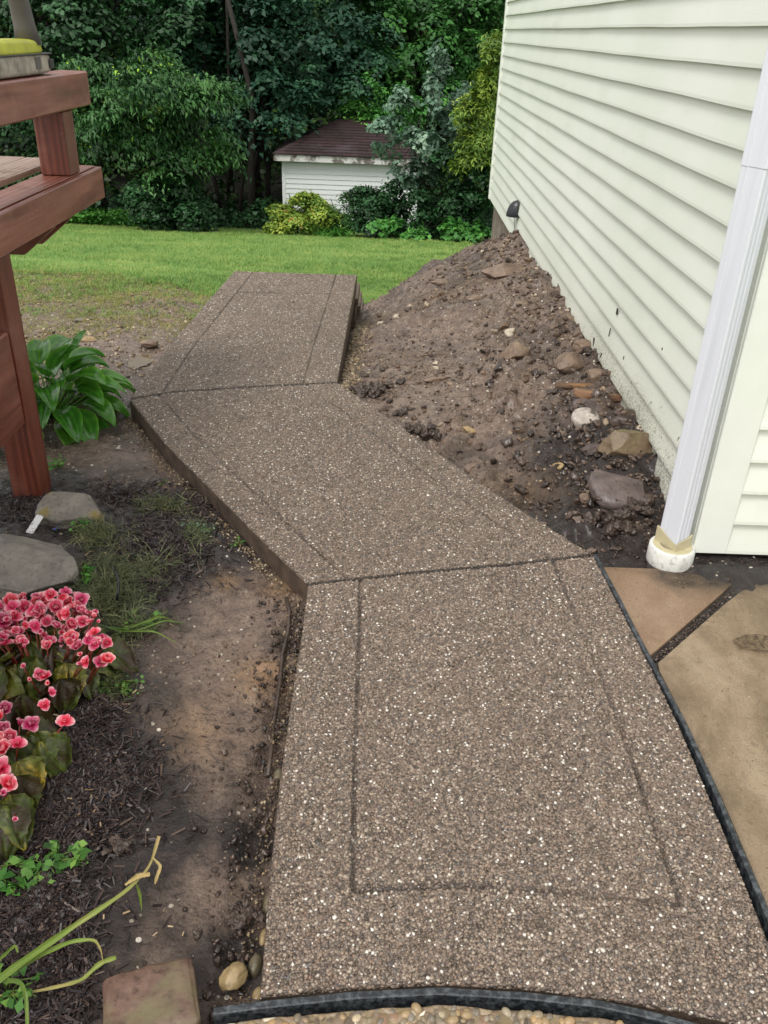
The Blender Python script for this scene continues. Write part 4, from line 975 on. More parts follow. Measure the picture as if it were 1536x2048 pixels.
clump(1160, 1060, .08, 'small dark clod near the joint end of the slab', 85); clump(490, 1840, .06, 'black mud clod in the near trench by the river stones', 86)
clump(240, 1700, .045, 'dark muddy lump with white specks among the wood chips', 87); clump(1080, 1020, .07, 'dark crumbs along the slab, right of centre', 88)
clump(1268, 880, .10, 'soil lump between log slice and siding', 89); clump(800, 830, .06, 'small black mud crumb between the two clumps at the slab edge', 90)
# timber pieces
def timber(u, v, L, W, Hh, rz_, label, seed, tilt=0.0):
    p = hit(u, v); V, Fs = box(-L / 2, L / 2, -W / 2, W / 2, 0, Hh, .004)
    import bmesh
    nx = 16; xs = np.linspace(-L / 2, L / 2, nx); ring = 10; VV = []
    for i, x in enumerate(xs):
        e = 1 - .35 * abs(x / (L / 2)) ** 3
        for j in range(ring):
            a = 2 * math.pi * j / ring; VV.append((x, math.copysign(abs(math.cos(a)) ** .5, math.cos(a)) * W / 2 * e, Hh / 2 + math.copysign(abs(math.sin(a)) ** .5, math.sin(a)) * Hh / 2 * e))
    VV = np.array(VV); VV[:, 1:] += (fbm(VV * np.array([.4, 3, 3]), 14, 3, seed)[:, None] * .006); Fs = [(i * ring + j, i * ring + (j + 1) % ring, (i + 1) * ring + (j + 1) % ring, (i + 1) * ring + j) for i in range(nx - 1) for j in range(ring)]
    Fs += [tuple(range(ring))[::-1], tuple(range((nx - 1) * ring, nx * ring))]
    VV = rotz(roty(VV, tilt), rz_)
    tag(put('timber_piece', raw_mesh('timber_piece', VV, Fs, M['old_wood'], False), None, p + np.array([0, 0, .014])), label, 'timber', 'old timber pieces on the mound')
timber(1152, 782, .21, .035, .022, .03, 'orange-brown splintered timber strip, upper of the two', 91, .02)
timber(1192, 803, .22, .06, .035, -.12, 'thicker grey-brown rotten timber piece, lower of the two', 92, .05)
p = hit(1167, 852); V, Fs = lathe([(.001, .035), (.02, .036), (.045, .034), (.056, .030), (.061, .022), (.060, .0), (.055, -.02)], 36)
V = V * (1 + fbm(V, 20, 3, 93)[:, None] * .06); V[:, 2] += fbm(V, 30, 3, 94) * .003
tag(put('log_slice', raw_mesh('log_slice', rotx(V, .34), Fs, M['log_top'], True), None, p + np.array([0, -.01, .030])), 'round pale-topped log slice lying on the mound below the timber', 'log')
# paver at the bottom edge
p = onz(312, 1965, -.02)
pv = empty('brick_paver', (p[0], p[1], -.06), 'weathered brown concrete paver lying at the bottom left edge', 'paver')
V, Fs = box(-.088, .082, -.09, .055, 0, .065, .009); V, Fs = np.array(V), Fs
import bmesh as _b
bm = _b.new(); vs_ = [bm.verts.new(q) for q in V]; [bm.faces.new([vs_[i] for i in f]) for f in Fs]; _b.ops.triangulate(bm, faces=bm.faces[:]); _b.ops.subdivide_edges(bm, edges=bm.edges[:], cuts=5, use_grid_fill=True)
bm.verts.index_update(); V = np.array([q.co[:] for q in bm.verts]); Fs = [[q.index for q in f.verts] for f in bm.faces]; bm.free()
V = V + fbm(V, 30, 4, 95)[:, None] * .0035; V = rotz(rotx(V, -.06), .32) + np.array([p[0], p[1] - .03, -.062])
part('paver_block', V, Fs, M['brick'], pv, True)
# white plant label, black hose end
p = hit(73, 1060); V, Fs = box(-.016, .016, -.04, .04, 0, .0025, .001); V = np.array(V); V[:, 2] += (V[:, 1] / .04) ** 2 * .004
tag(part('plant_label', rotz(rotx(V, .5), -.35) + p + np.array([0, 0, .022]), Fs, M['tag'], None), 'mud-speckled white plastic plant label between the two grey stones', 'plant label')
hp = [hit(222, 1128, .03), hit(233, 1145, .055), hit(237, 1165, .06), hit(236, 1185, .055), hit(233, 1200, .03)]
V, Fs = tube(resample(np.array(hp)[:, :2], 12).tolist() and np.array([[np.interp(t, np.linspace(0, 1, 5), np.array(hp)[:, k]) for k in range(3)] for t in np.linspace(0, 1, 14)]), .0042, 8)
tag(part('hose', V, Fs, M['black_plastic'], None, True), 'short piece of thin black irrigation hose looping out of the weeds', 'hose')
# old pipe along the wet trench
hp = [onz(u, v, -.06) for u, v in ((580, 1190), (586, 1215), (583, 1250), (572, 1300), (567, 1360), (556, 1420), (551, 1480), (545, 1540))]
hp = np.array([[q[0] - .012, q[1], ground_z(q[0] - .012, q[1])[0] + .004] for q in hp]); V, Fs = tube(hp, .0065, 10)
tag(part('conduit', V, Fs, M['mud_clump'], None, True), 'muddy thin pipe half buried in the trench beside the slab', 'pipe')
# stakes / splashes of debris standing against the siding
# puddle
p = hit(280, 715); r = np.random.default_rng(5); a = np.linspace(0, 2 * math.pi, 40, endpoint=False); rr = 1 + .18 * np.sin(a * 2 + 1) + .12 * np.sin(a * 3) + .06 * np.sin(a * 7)
p = np.array([PUD[0], PUD[1], 0]); zl = hz(p[0], p[1])[0] - .020
V = np.vstack([[p[0], p[1], zl], np.stack([p[0] + rr * np.cos(a) * .065, p[1] + rr * np.sin(a) * .14, np.full(40, zl)], 1)])
o = part('puddle', V, [(0, i + 1, (i + 1) % 40 + 1) for i in range(40)], M['water'], None); o['kind'] = 'structure'; o['label'] = 'small brown puddle in the gravel beside the far slab'

# ------------------------------------------------------------------ shed at the end of the lawn
SY = 24.0
a0 = ony(566, 330, SY); a1 = ony(1010, 345, SY); SX0, SX1 = a0[0], a0[0] + 6.1; SZ0 = -3.15; SZ1 = a0[2] + .12
SX1 = ony(838, 325, SY)[0]; SD = 2.9
shed = empty('shed', ((SX0 + SX1) / 2, SY + 1.45, SZ0), 'white clapboard shed with a red-brown hipped roof at the end of the lawn', 'shed')
e_ = .125; n_ = int((SZ1 - SZ0) / e_) + 1
for c in range(n_):
    z0 = SZ0 + e_ * c; z1 = min(z0 + e_ + .004, SZ1)
    V = [(SX0, SY - .018, z0), (SX1, SY - .018, z0), (SX1, SY - .002, z1), (SX0, SY - .002, z1), (SX0, SY, z0), (SX1, SY, z0)]
    part('siding_board', V, [(0, 1, 2, 3), (0, 4, 5, 1)], M['white_shed'], shed)
    V = [(SX0 - .018, SY, z0), (SX0 - .018, SY + SD, z0), (SX0 - .002, SY + SD, z1), (SX0 - .002, SY, z1), (SX0, SY, z0), (SX0, SY + SD, z0)]
    part('siding_board', V, [(1, 0, 3, 2), (1, 5, 4, 0)], M['white_shed'], shed)
V, Fs = box(SX0 + .001, SX1 - .001, SY + .001, SY + SD, SZ0 - .3, SZ1, .01); part('wall', V, Fs, M['white_shed'], shed)
V, Fs = join([box(SX0 - .03, SX0 + .06, SY - .03, SY - .02, SZ0, SZ1 - .01, .002)]); part('corner_trim', V, Fs, M['white_shed'], shed)
ov = .22; fz0, fz1 = SZ1 + .001, SZ1 + .17
V, Fs = box(SX0 - ov, SX1 + ov, SY - ov, SY + SD + ov, fz0, fz1, .005); part('fascia', V, Fs, M['fascia'], shed)
# hipped roof, one course of shingles after another
x0, x1, y0, y1 = SX0 - ov - .03, SX1 + ov + .03, SY - ov - .03, SY + SD + ov + .03; zb = fz1 + .001
apz = ony(660, 238, SY + 1.45)[2]; hw = (y1 - y0) / 2; rl, rr_ = x0 + hw * .95, x1 - hw * .95; ry = (y0 + y1) / 2
ap = apz - zb; nc = 13; roof = part('roof', [(x0, y0, zb), (x1, y0, zb), (x1, y1, zb), (x0, y1, zb), (rl, ry, zb + ap - .01), (rr_, ry, zb + ap - .01)], [(0, 1, 5, 4), (1, 2, 5), (2, 3, 4, 5), (3, 0, 4), (3, 2, 1, 0)], M['shingle'], shed)
for c in range(nc):
    t0, t1 = c / nc, (c + 1.0) / nc
    xa0, xb0 = x0 + (rl - x0) * t0, x1 + (rr_ - x1) * t0; xa1, xb1 = x0 + (rl - x0) * t1, x1 + (rr_ - x1) * t1
    ya, yb_ = y0 + (ry - y0) * t0, y0 + (ry - y0) * t1; za, zb_ = zb + ap * t0 + .022, zb + ap * t1 + .006
    nt = max(2, int((xb0 - xa0) / .42)); off = (c % 2) * .5
    es = np.unique(np.clip((np.arange(nt + 2) - off) / nt, 0, 1)); rows = []
    if c < 7:
        for i in range(len(es) - 1):
            g = .006 / (xb0 - xa0); s0, s1 = es[i] + g, es[i + 1] - g; dz_ = (RNG.random() * .006)
            V = [(xa0 + (xb0 - xa0) * s0, ya - .01, za + dz_), (xa0 + (xb0 - xa0) * s1, ya - .01, za + dz_), (xa1 + (xb1 - xa1) * s1, yb_, zb_), (xa1 + (xb1 - xa1) * s0, yb_, zb_), (xa0 + (xb0 - xa0) * s0, ya - .01, za - .018), (xa0 + (xb0 - xa0) * s1, ya - .01, za - .018)]
            part('shingle', V, [(0, 1, 2, 3), (4, 5, 1, 0)], M['shingle'], roof)
    else:
        part('shingle_course', [(xa0, ya - .01, za), (xb0, ya - .01, za), (xb1, yb_, zb_), (xa1, yb_, zb_), (xa0, ya - .01, za - .018), (xb0, ya - .01, za - .018)], [(0, 1, 2, 3), (4, 5, 1, 0)], M['shingle'], roof)

# ------------------------------------------------------------------ leaves
def leaf_cloud(C_, N_, size, shade, aspect=.6, droop=None, r=RNG, axis=None):
    """rhombic folded leaves at C_ facing N_: returns verts, quads(2 tris as one quad), shade"""
    n = len(C_); N_ = unit(N_)
    ax = r.normal(size=(n, 3)) if axis is None else axis + r.normal(size=(n, 3)) * .35
    T = unit(ax - (ax * N_).sum(1, keepdims=True) * N_); B = np.cross(N_, T)
    s = np.asarray(size).reshape(-1, 1) * np.ones((n, 1)); wv = s * aspect
    V = np.stack([C_ - T * s * .5, C_ + B * wv * .5 + N_ * s * .06 - T * s * .05, C_ + T * s * .5 - N_ * s * .12, C_ - B * wv * .5 + N_ * s * .06 - T * s * .05], 1).reshape(-1, 3)
    Fq = np.arange(4 * n).reshape(n, 4)
    return V, Fq, np.repeat(shade, 4)
def crown_points(lobes, n_spray, per, spray_r, r, shell=.7, up=1.0, flat=.14):
    vol = np.array([l[1][0] * l[1][1] * l[1][2] for l in lobes]) ** .67; pr = vol / vol.sum()
    Cs = []; Ns = []; Sh = []
    pick = r.choice(len(lobes), n_spray, p=pr)
    subs = []
    for (c, rad) in lobes:
        nb = 9; dd = unit(r.normal(size=(nb, 3)) + np.array([0, -.35, .15])); subs.append((np.array(c) + dd * np.array(rad) * r.uniform(shell - .15, 1.0, (nb, 1)), np.array(rad) * r.uniform(.26, .48, (nb, 1)) * np.array([1, 1, .62])))
    for k in pick:
        sc_, sr_ = subs[k]; q_ = r.integers(0, len(sc_)); c = sc_[q_]; rad = sr_[q_]
        d = unit(r.normal(size=3)); d[2] = abs(d[2]) if r.random() < .72 else d[2]
        p = c + d * rad * r.uniform(.75, 1.05)
        nrm = unit(d * np.array([.8, .8, .5]) + np.array([0, 0, up]) + r.normal(size=3) * .15)
        a = r.normal(size=(per, 3)); a = a - (a @ nrm)[:, None] * nrm * (1 - flat)
        L = np.linalg.norm(a, axis=1, keepdims=True); a = a / L * (r.random((per, 1)) ** .55) * spray_r * r.uniform(.6, 1.35)
        q = p + a; q[:, 2] -= (np.linalg.norm(a, axis=1) / spray_r) ** 2 * spray_r * .25
        Cs.append(q); Ns.append(nrm + r.normal(size=(per, 3)) * .30 + unit(a) * .25)
        Sh.append(np.clip(r.normal(.42, .26) + r.normal(0, .10, per), 0, .92))
    return np.vstack(Cs), np.vstack(Ns), np.concatenate(Sh)
def plant(name, label, cat, base, lobes, mat, leaf=.1, n_spray=200, per=40, spray_r=.5, trunk_r=.12, seed=1, group=None, tips=0, aspect=.6, lean=None, shell=.7, up=1.0, limbs=True, droop_axis=None, stems=1):
    r = np.random.default_rng(seed); root = empty(name, base, label, cat, group)
    C_, N_, sh = crown_points(lobes, n_spray, per, spray_r, r, shell, up)
    if tips:
        k = r.choice(len(C_) // per, tips, replace=False); zc = C_[:, 2]
        for q in k: sh[q * per:(q + 1) * per] = np.clip(r.normal(.93, .1, per), .6, 1.0)
    ax = None
    if droop_axis is not None: ax = np.tile(np.array(droop_axis, float), (len(C_), 1))
    V, Fq, s = leaf_cloud(C_, N_, leaf * r.uniform(.6, 1.25, len(C_)), sh, aspect, r=r, axis=ax)
    part('crown', V, Fq, mat, root, False, {'shade': s})
    base = np.array(base, float); cen = np.mean([l[0] for l in lobes], axis=0); cen[1] = base[1]; top = cen + np.array([0, 0, .2])
    prt = []
    for st in range(stems):
        b = base + np.array([r.normal(0, .05) * (stems > 1) * 3, r.normal(0, .05) * (stems > 1) * 3, -.1]); tt = top + (r.normal(size=3) * .3 if stems > 1 else 0)
        mid = b * .5 + tt * .5 + (np.array(lean) if lean is not None else r.normal(size=3) * np.array([.1, .1, 0]))
        P = np.array([b, b * .7 + mid * .3, mid, mid * .4 + tt * .6, tt]); prt.append(tube(P, np.linspace(trunk_r, trunk_r * .35, 5), 10))
        part('trunk', *prt[-1], M['bark'], root, True)
    if limbs:
        for l in lobes:
            t_ = r.uniform(.35, .8); s0 = base * (1 - t_) + top * t_; e = np.array(l[0]); m_ = (s0 + e) / 2 + np.array([0, 0, .12 * np.linalg.norm(e - s0)])
            part('limb', *tube(np.array([s0, m_, e]), [trunk_r * .4, trunk_r * .25, trunk_r * .08], 7), M['bark'], root, True)
    return root
def lobe(u, v, rx, ry, y, dep=None):
    c = ony(u, v, y); k = np.linalg.norm(c - EYEP) / F; a, b = rx * k, ry * k
    return (c, (a, dep if dep else (a + b) / 2, b))
def gbase(u, y):
    x = ony(u, 450, y)[0]; return (x, y, float(hz(x, y)[0]))
plant('maple_tree', 'big dark blue-green maple spreading over the shed roof', 'tree', gbase(495, 28.6), [lobe(*a) for a in ((480,60,150,90,26.8),(610,120,120,100,26.5),(430,170,90,80,26.3),(540,235,110,60,25.6),(620,20,120,90,27.5),(400,0,100,90,27.5),(545,-90,170,90,28),(480,300,60,45,26),(390,95,70,60,26.5),(690,60,70,70,27.5),(660,150,60,60,27),(600,205,60,40,25))], M['leaf_maple'], .17, 760, 48, .48, .13, 11, shell=.8)
plant('locust_tree', 'mid-green tree with feathery drooping sprays and bright yellow-green tips, left of the maple', 'tree', gbase(335, 22.3), [lobe(*a) for a in ((340,185,115,45,21),(260,240,100,70,21.5),(395,265,70,60,21),(195,230,70,80,22),(330,320,100,45,21.3),(420,180,50,25,20.6),(250,160,90,50,22),(420,320,45,30,21),(440,178,34,12,20.3),(300,155,40,12,20.3),(230,200,40,14,20.4),(430,300,36,14,20.4))], M['leaf_locust'], .15, 520, 46, .42, .09, 12, tips=22, aspect=.34, droop_axis=(.25, -.3, -.7), shell=.75)
plant('oak_tree', 'dark broadleaf tree behind the deck rail at the far left', 'tree', gbase(120, 25.5), [lobe(*a) for a in ((140,60,140,90,24.5),(30,260,110,130,24.5),(240,50,100,80,24.5),(110,170,100,90,24),(-80,120,150,150,25),(150,330,90,60,24),(60,380,90,50,23.6),(310,80,80,70,25),(220,130,80,60,24.2),(60,-60,160,90,25.5),(270,-60,130,80,25.5))], M['leaf_dark'], .17, 700, 46, .48, .14, 13, tips=6, shell=.8)
plant('rhododendron_bush', 'rounded dark evergreen bush at the lawn edge, left of the tree trunks', 'bush', gbase(335, 21.6), [lobe(*a) for a in ((335,400,62,48,21.2),(300,415,40,35,21),(380,425,42,30,21.2),(340,365,40,28,21.4),(365,440,50,20,21))], M['leaf_dark'], .105, 330, 36, .26, .05, 14, stems=3)
plant('green_maple_tree', 'fresh green broadleaf tree behind the right side of the shed', 'tree', gbase(830, 29.5), [lobe(*a) for a in ((805,75,90,80,29),(740,150,70,70,28.5),(900,70,90,90,29.5),(860,160,80,60,28.5),(780,-40,120,80,30),(940,-30,90,80,30),(700,0,70,70,30),(990,120,60,120,29))], M['leaf_green'], .18, 520, 44, .48, .12, 15, shell=.8)
plant('hickory_sapling', 'light green sapling with yellowish new leaves just above the shed roof ridge', 'tree', gbase(745, 26.6), [lobe(*a) for a in ((725,185,34,32,26),(752,225,40,26,25.8),(700,215,20,22,26),(780,260,40,30,26),(830,200,45,40,26.5))], M['leaf_light'], .15, 150, 34, .38, .05, 16, aspect=.45)
plant('pear_tree', 'slender silver-green tree in front of the shed with thin leaning stem', 'tree', gbase(858, 22.0), [lobe(*a) for a in ((775,255,30,34,21),(870,170,34,60,21),(895,250,48,50,21.2),(800,200,25,25,21),(860,300,60,45,21),(905,330,50,45,21.3),(752,300,16,14,20.8),(920,200,26,30,21.4),(830,340,30,30,21),(870,110,14,25,21),(830,270,40,40,21.1),(790,330,20,16,20.9))], M['leaf_silver'], .13, 260, 26, .2, .035, 17, shell=.2, up=.4, lean=(-.1, 0, 0))
plant('golden_cypress', 'yellow-green feathery golden cypress beside the far house corner', 'tree', gbase(960, 20.8), [lobe(*a) for a in ((992,110,20,36,20),(980,170,34,45,20),(968,245,36,45,19.9),(992,250,35,60,20),(932,225,18,18,19.9),(965,315,36,34,19.9),(915,325,16,16,20),(990,330,24,40,20))], M['leaf_gold'], .13, 330, 60, .30, .06, 18, aspect=.26, up=.45)
plant('spirea_bush', 'rounded yellow-green spirea bush in front of the white shed wall', 'bush', gbase(610, 22.2), [lobe(*a) for a in ((605,427,54,38,21.6),(568,440,32,30,21.4),(655,437,42,34,21.5),(600,458,55,20,21.3),(625,407,34,22,21.7))], M['leaf_spirea'], .085, 480, 36, .2, .03, 19, stems=4, tips=14, shell=.45)
plant('viburnum_bush', 'dark green bush against the shed wall right of the spirea', 'bush', gbase(775, 22.0), [lobe(*a) for a in ((760,420,52,45,21.4),(790,385,40,35,21.5),(735,400,24,22,21.3),(760,455,60,22,21.2),(720,385,18,12,21.2))], M['leaf_dark'], .095, 330, 34, .24, .04, 20, stems=3, group='dark bushes before the shed')
plant('lilac_bush', 'dark bushy shrub below the silver-green tree, nearer the house', 'bush', gbase(880, 21.6), [lobe(*a) for a in ((850,420,48,45,21),(905,405,50,50,21),(955,400,40,60,20.8),(880,460,70,22,20.6),(955,455,45,28,20.5),(930,350,40,40,21.2),(975,390,34,50,19.8),(905,330,36,36,20.6))], M['leaf_dark'], .10, 480, 36, .26, .05, 21, stems=4, group='dark bushes before the shed')
plant('hydrangea_bush', 'low bush with larger light green leaves at the lawn edge under the dark bushes', 'bush', gbase(820, 20.4), [lobe(*a) for a in ((775,452,26,18,20.3),(830,465,22,12,20.2),(905,458,28,16,20.1),(945,462,26,15,20))], M['leaf_light'], .13, 70, 22, .2, .02, 22, aspect=.7, stems=3)
plant('stilt_shrub', 'small loose shrub growing on the lawn edge beside the spirea', 'bush', gbase(690, 22), [lobe(*a) for a in ((680,430,30,22,21.4),(700,410,20,20,21.4))], M['leaf_locust'], .09, 70, 26, .2, .02, 23, aspect=.35, stems=3)
# trees standing deeper in the wood
ORD = ['first', 'second', 'third', 'fourth', 'fifth', 'sixth', 'seventh', 'eighth', 'ninth', 'last']
kinds = [('tall tree standing deep in the wood', 'leaf_back'), ('tall tree standing deep in the wood', 'leaf_maple')]
for i, (u, y, mt) in enumerate([(-330, 32, 'leaf_back'), (-120, 34, 'leaf_dark'), (70, 33, 'leaf_back'), (250, 35, 'leaf_dark'), (400, 36, 'leaf_maple'), (560, 37, 'leaf_dark'), (720, 36, 'leaf_back'), (880, 35, 'leaf_back'), (1050, 34, 'leaf_dark'), (1250, 33, 'leaf_back')]):
    r = np.random.default_rng(50 + i); L = [lobe(u + r.uniform(-90, 90), vv + r.uniform(-20, 20), r.uniform(90, 130), r.uniform(60, 90), y + r.uniform(-.8, .8)) for vv in (290, 190, 90, 0, -90, -190, -300, -400)] + [lobe(u + s * 110, vv, 80, 60, y) for s in (-1, 1) for vv in (240, 60, -120)]
    plant('forest_tree', 'tall tree deep in the dark wood, %s of the back row from the left' % ORD[i], 'tree', gbase(u, y), L, M[mt], .24, 330, 34, .95, .2, 60 + i, group='trees deep in the wood')
# bare trunks seen in the gap under the maple
for i, (u, y, rd) in enumerate([(478, 25.4, .07), (505, 24.9, .11), (448, 26, .06), (533, 26.5, .09), (400, 27, .12), (215, 25, .09), (520, 29, .16), (465, 30, .15)]):
    b = np.array(gbase(u, y)); r = np.random.default_rng(90 + i); t_ = empty('young_tree', b, ['slim dark trunk in the maple shade, fifth of the thin trunks from the left', 'thicker dark trunk in the maple shade, sixth of the thin trunks from the left', 'slim dark trunk in the maple shade, third of the thin trunks from the left', 'dark trunk closest to the shed wall, last of the thin trunks on the right', 'dark bare trunk behind the rounded evergreen bush, second of the thin trunks', 'dark bare trunk standing apart behind the deck end, first at the left', 'stout trunk set farther back, just left of the one closest to the shed', 'stout trunk set farther back, fourth of the thin trunks from the left'][i], 'tree', 'thin trunks in the shade')
    P = np.array([b + [0, 0, -.1], b + [r.normal(0, .1), 0, 1.4], b + [r.normal(0, .2), 0, 3.2], b + [r.normal(0, .3), 0, 5.5]]); part('trunk', *tube(P, [rd, rd * .85, rd * .7, rd * .5], 9), M['bark'], t_, True)
    part('limb', *tube(np.array([P[1], P[1] + [r.normal(0, .5), r.normal(0, .3), .7], P[1] + [r.normal(0, 1.0), 0, 1.3]]), [rd * .35, rd * .25, .01], 6), M['bark'], t_, True)
# undergrowth on the wood's edge and the far mass of the wood
def cover(name, us, vs_, y0, y1, n, size, mat, label, zs, seed, aspect=.7):
    r = np.random.default_rng(seed); x = np.array([ony(u, 450, (y0 + y1) / 2)[0] for u in us]); X_ = r.uniform(x.min(), x.max(), n); Y_ = r.uniform(y0, y1, n)
    bump = .5 + .5 * fbm(np.stack([X_, Y_], 1), .9, 2, seed); Z_ = hz(X_, Y_) + r.random(n) ** .6 * zs * np.clip(bump, .15, 1)
    V, Fq, s = leaf_cloud(np.stack([X_, Y_, Z_], 1), np.array([0, 0, 1.0]) + r.normal(size=(n, 3)) * .55, size * r.uniform(.6, 1.3, n), np.clip(r.normal(.45, .2, n), 0, .93), aspect, r=r)
    o = part(name, V, Fq, mat, None, False, {'shade': s}); o['kind'] = 'stuff'; o['label'] = label
cover('ground_cover', (90, 330), None, 22.3, 23.6, 5200, .11, M['leaf_cover'], 'low bright green ground cover along the lawn edge at left', .42, 31)
cover('undergrowth', (-500, 1100), None, 23.4, 27, 16000, .15, M['leaf_dark'], 'dark undergrowth on the floor of the wood', .75, 32)
cover('undergrowth', (-900, 1300), None, 28.5, 37, 15000, .26, M['leaf_back'], 'tall shaded undergrowth filling the wood between the trunks', 3.2, 34)
cover('undergrowth', (380, 560), None, 22.9, 24.2, 1500, .09, M['leaf_dark'], 'sparse weeds at the lawn edge before the trunks', .16, 33)
r = np.random.default_rng(40); n = 26000; X_ = r.uniform(-26, 26, n); Z_ = r.uniform(-3.5, 13, n); Y_ = 43 + fbm(np.stack([X_, Z_], 1), .28, 3, 44) * 2.2 + r.normal(0, .4, n)
V, Fq, s = leaf_cloud(np.stack([X_, Y_, Z_], 1), np.array([0, -.5, 1.0]) + r.normal(size=(n, 3)) * .45, .55 * r.uniform(.6, 1.3, n), np.clip(r.normal(.35, .18, n), 0, .93), .75, r=r)
o = part('far_woods', V, Fq, M['leaf_back'], None, False, {'shade': s}); o['kind'] = 'stuff'; o['label'] = 'dense mass of far woodland behind the nearer trees'

# daylily clump beside the spirea
def blade(p0, az, L, w0, bend, n=6, lift=1.2, twist=0):
    """arched strap leaf: vertices of a folded strip"""
    d = np.array([math.cos(az), math.sin(az), 0]); s = np.array([-math.sin(az), math.cos(az), 0]); V = []
    for i in range(n + 1):
        t = i / n; ang = lift - bend * t; 
        if i == 0: p = np.array(p0, float)
        else: p = p + (d * math.cos(ang) + np.array([0, 0, math.sin(ang)])) * L / n
        w_ = w0 * (1 - t ** 2.2) + w0 * .04; sd = s * math.cos(twist * t) + np.array([0, 0, 1]) * math.sin(twist * t)
        V += [p - sd * w_ / 2, p + np.array([0, 0, -w_ * .18]), p + sd * w_ / 2]
    Fs = [(i * 3 + j, i * 3 + j + 1, i * 3 + j + 4, i * 3 + j + 3) for i in range(n) for j in (0, 1)]
    return np.array(V), Fs
def shaded(V, a=.3, b=.8, seed=1): return {'shade': np.clip(a + (b - a) * (fbm(V, 9, 2, seed) * .5 + .5), 0, 1)}
c0 = np.array(gbase(672, 21.0)); dl = empty('daylily_clump', c0, 'arching grassy daylily clump at the lawn edge before the spirea', 'plant'); bl = []
for i in range(110):
    q = c0 + np.array([RNG.normal(0, .22), RNG.normal(0, .12), 0]); bl.append(blade(q, RNG.uniform(0, 6.28), RNG.uniform(.45, .75), .03, RNG.uniform(1.2, 2.0), 5, RNG.uniform(1.0, 1.45)))
V, Fs = join(bl); o = part('foliage', V, Fs, M['leaf_cover'], dl, False, shaded(V))

# ------------------------------------------------------------------ hosta beside the post
def hosta_leaf(p0, az, stalk, L, W, lift, curl, seed, fold=.25):
    r = np.random.default_rng(seed); nu, nv = 11, 17; V = []; sh = []
    d = np.array([math.cos(az), math.sin(az), 0]); s = np.array([-math.sin(az), math.cos(az), 0]); up = np.array([0, 0, 1.0])
    p = np.array(p0) + (d * math.cos(lift) + up * math.sin(lift)) * stalk; ang = lift - .35; q = p.copy(); step = L / (nv - 1)
    for j in range(nv):
        t = j / (nv - 1); a = ang - curl * t ** 1.2; dr = d * math.cos(a) + up * math.sin(a); nn = -d * math.sin(a) + up * math.cos(a)
        if j: q = q + dr * step
        wd = W * (math.sin(math.pi * t ** .78) ** .8) * (1 - .15 * t) if 0 < t < 1 else .0005
        for i in range(nu):
            x = i / (nu - 1) * 2 - 1; rib = math.cos(x * math.pi * 5.5) * .0016 * (wd / W + .1)
            V.append(q + s * x * wd / 2 + nn * (abs(x) ** 1.5 * wd * fold + rib + .003 * math.sin(t * 11 + x * 3 + seed)) )
            sh.append(.42 + .16 * math.cos(x * math.pi * 5.5) + .35 * (abs(x) > .93) + r.normal(0, .02) + ((seed % 7) - 3) * .05)
    Fs = gridfaces(nv, nu)
    return np.array(V), Fs, np.clip(sh, 0, 1), p
hb = onz(112, 872, -.08); hb = np.array([onz(105, 850, -.08)[0] - .05, onz(105, 850, -.08)[1] + .12, -.09])
hosta = empty('hosta', hb, 'lush green hosta with broad ribbed leaves beside the red deck post', 'plant')
hl = []
k = 0
for ring, (n_, lift, stalk, L, W) in enumerate([(7, 1.3, .22, .19, .12), (10, 1.05, .23, .21, .135), (13, .78, .23, .22, .14), (14, .5, .22, .22, .14), (12, .22, .19, .21, .13)]):
    for i in range(n_):
        az = 2 * math.pi * (i + .5 * (ring % 2)) / n_ + RNG.uniform(-.2, .2); k += 1
        V, Fs, s, tip = hosta_leaf(hb + np.array([RNG.normal(0, .02), RNG.normal(0, .02), 0]), az, stalk * RNG.uniform(.85, 1.2), L * RNG.uniform(.85, 1.2), W * RNG.uniform(.85, 1.15), lift + RNG.uniform(-.12, .12), RNG.uniform(.9, 1.5), k)
        lf = part('leaf', V, Fs, M['leaf_hosta'], hosta, True, {'shade': s})
        V, Fs = tube(np.array([hb, (hb + tip) / 2 + np.array([0, 0, -.01]), tip]), [.005, .004, .0035], 6); part('stalk', V, Fs, M['leaf_hosta'], hosta, True, {'shade': np.full(len(V), .6)})
V, Fs, s, tip = hosta_leaf(hb + np.array([-.05, .45, 0]), 1.2, .18, .13, .06, 1.2, .5, 77); part('leaf', V, Fs, M['leaf_hosta'], hosta, True, {'shade': s})

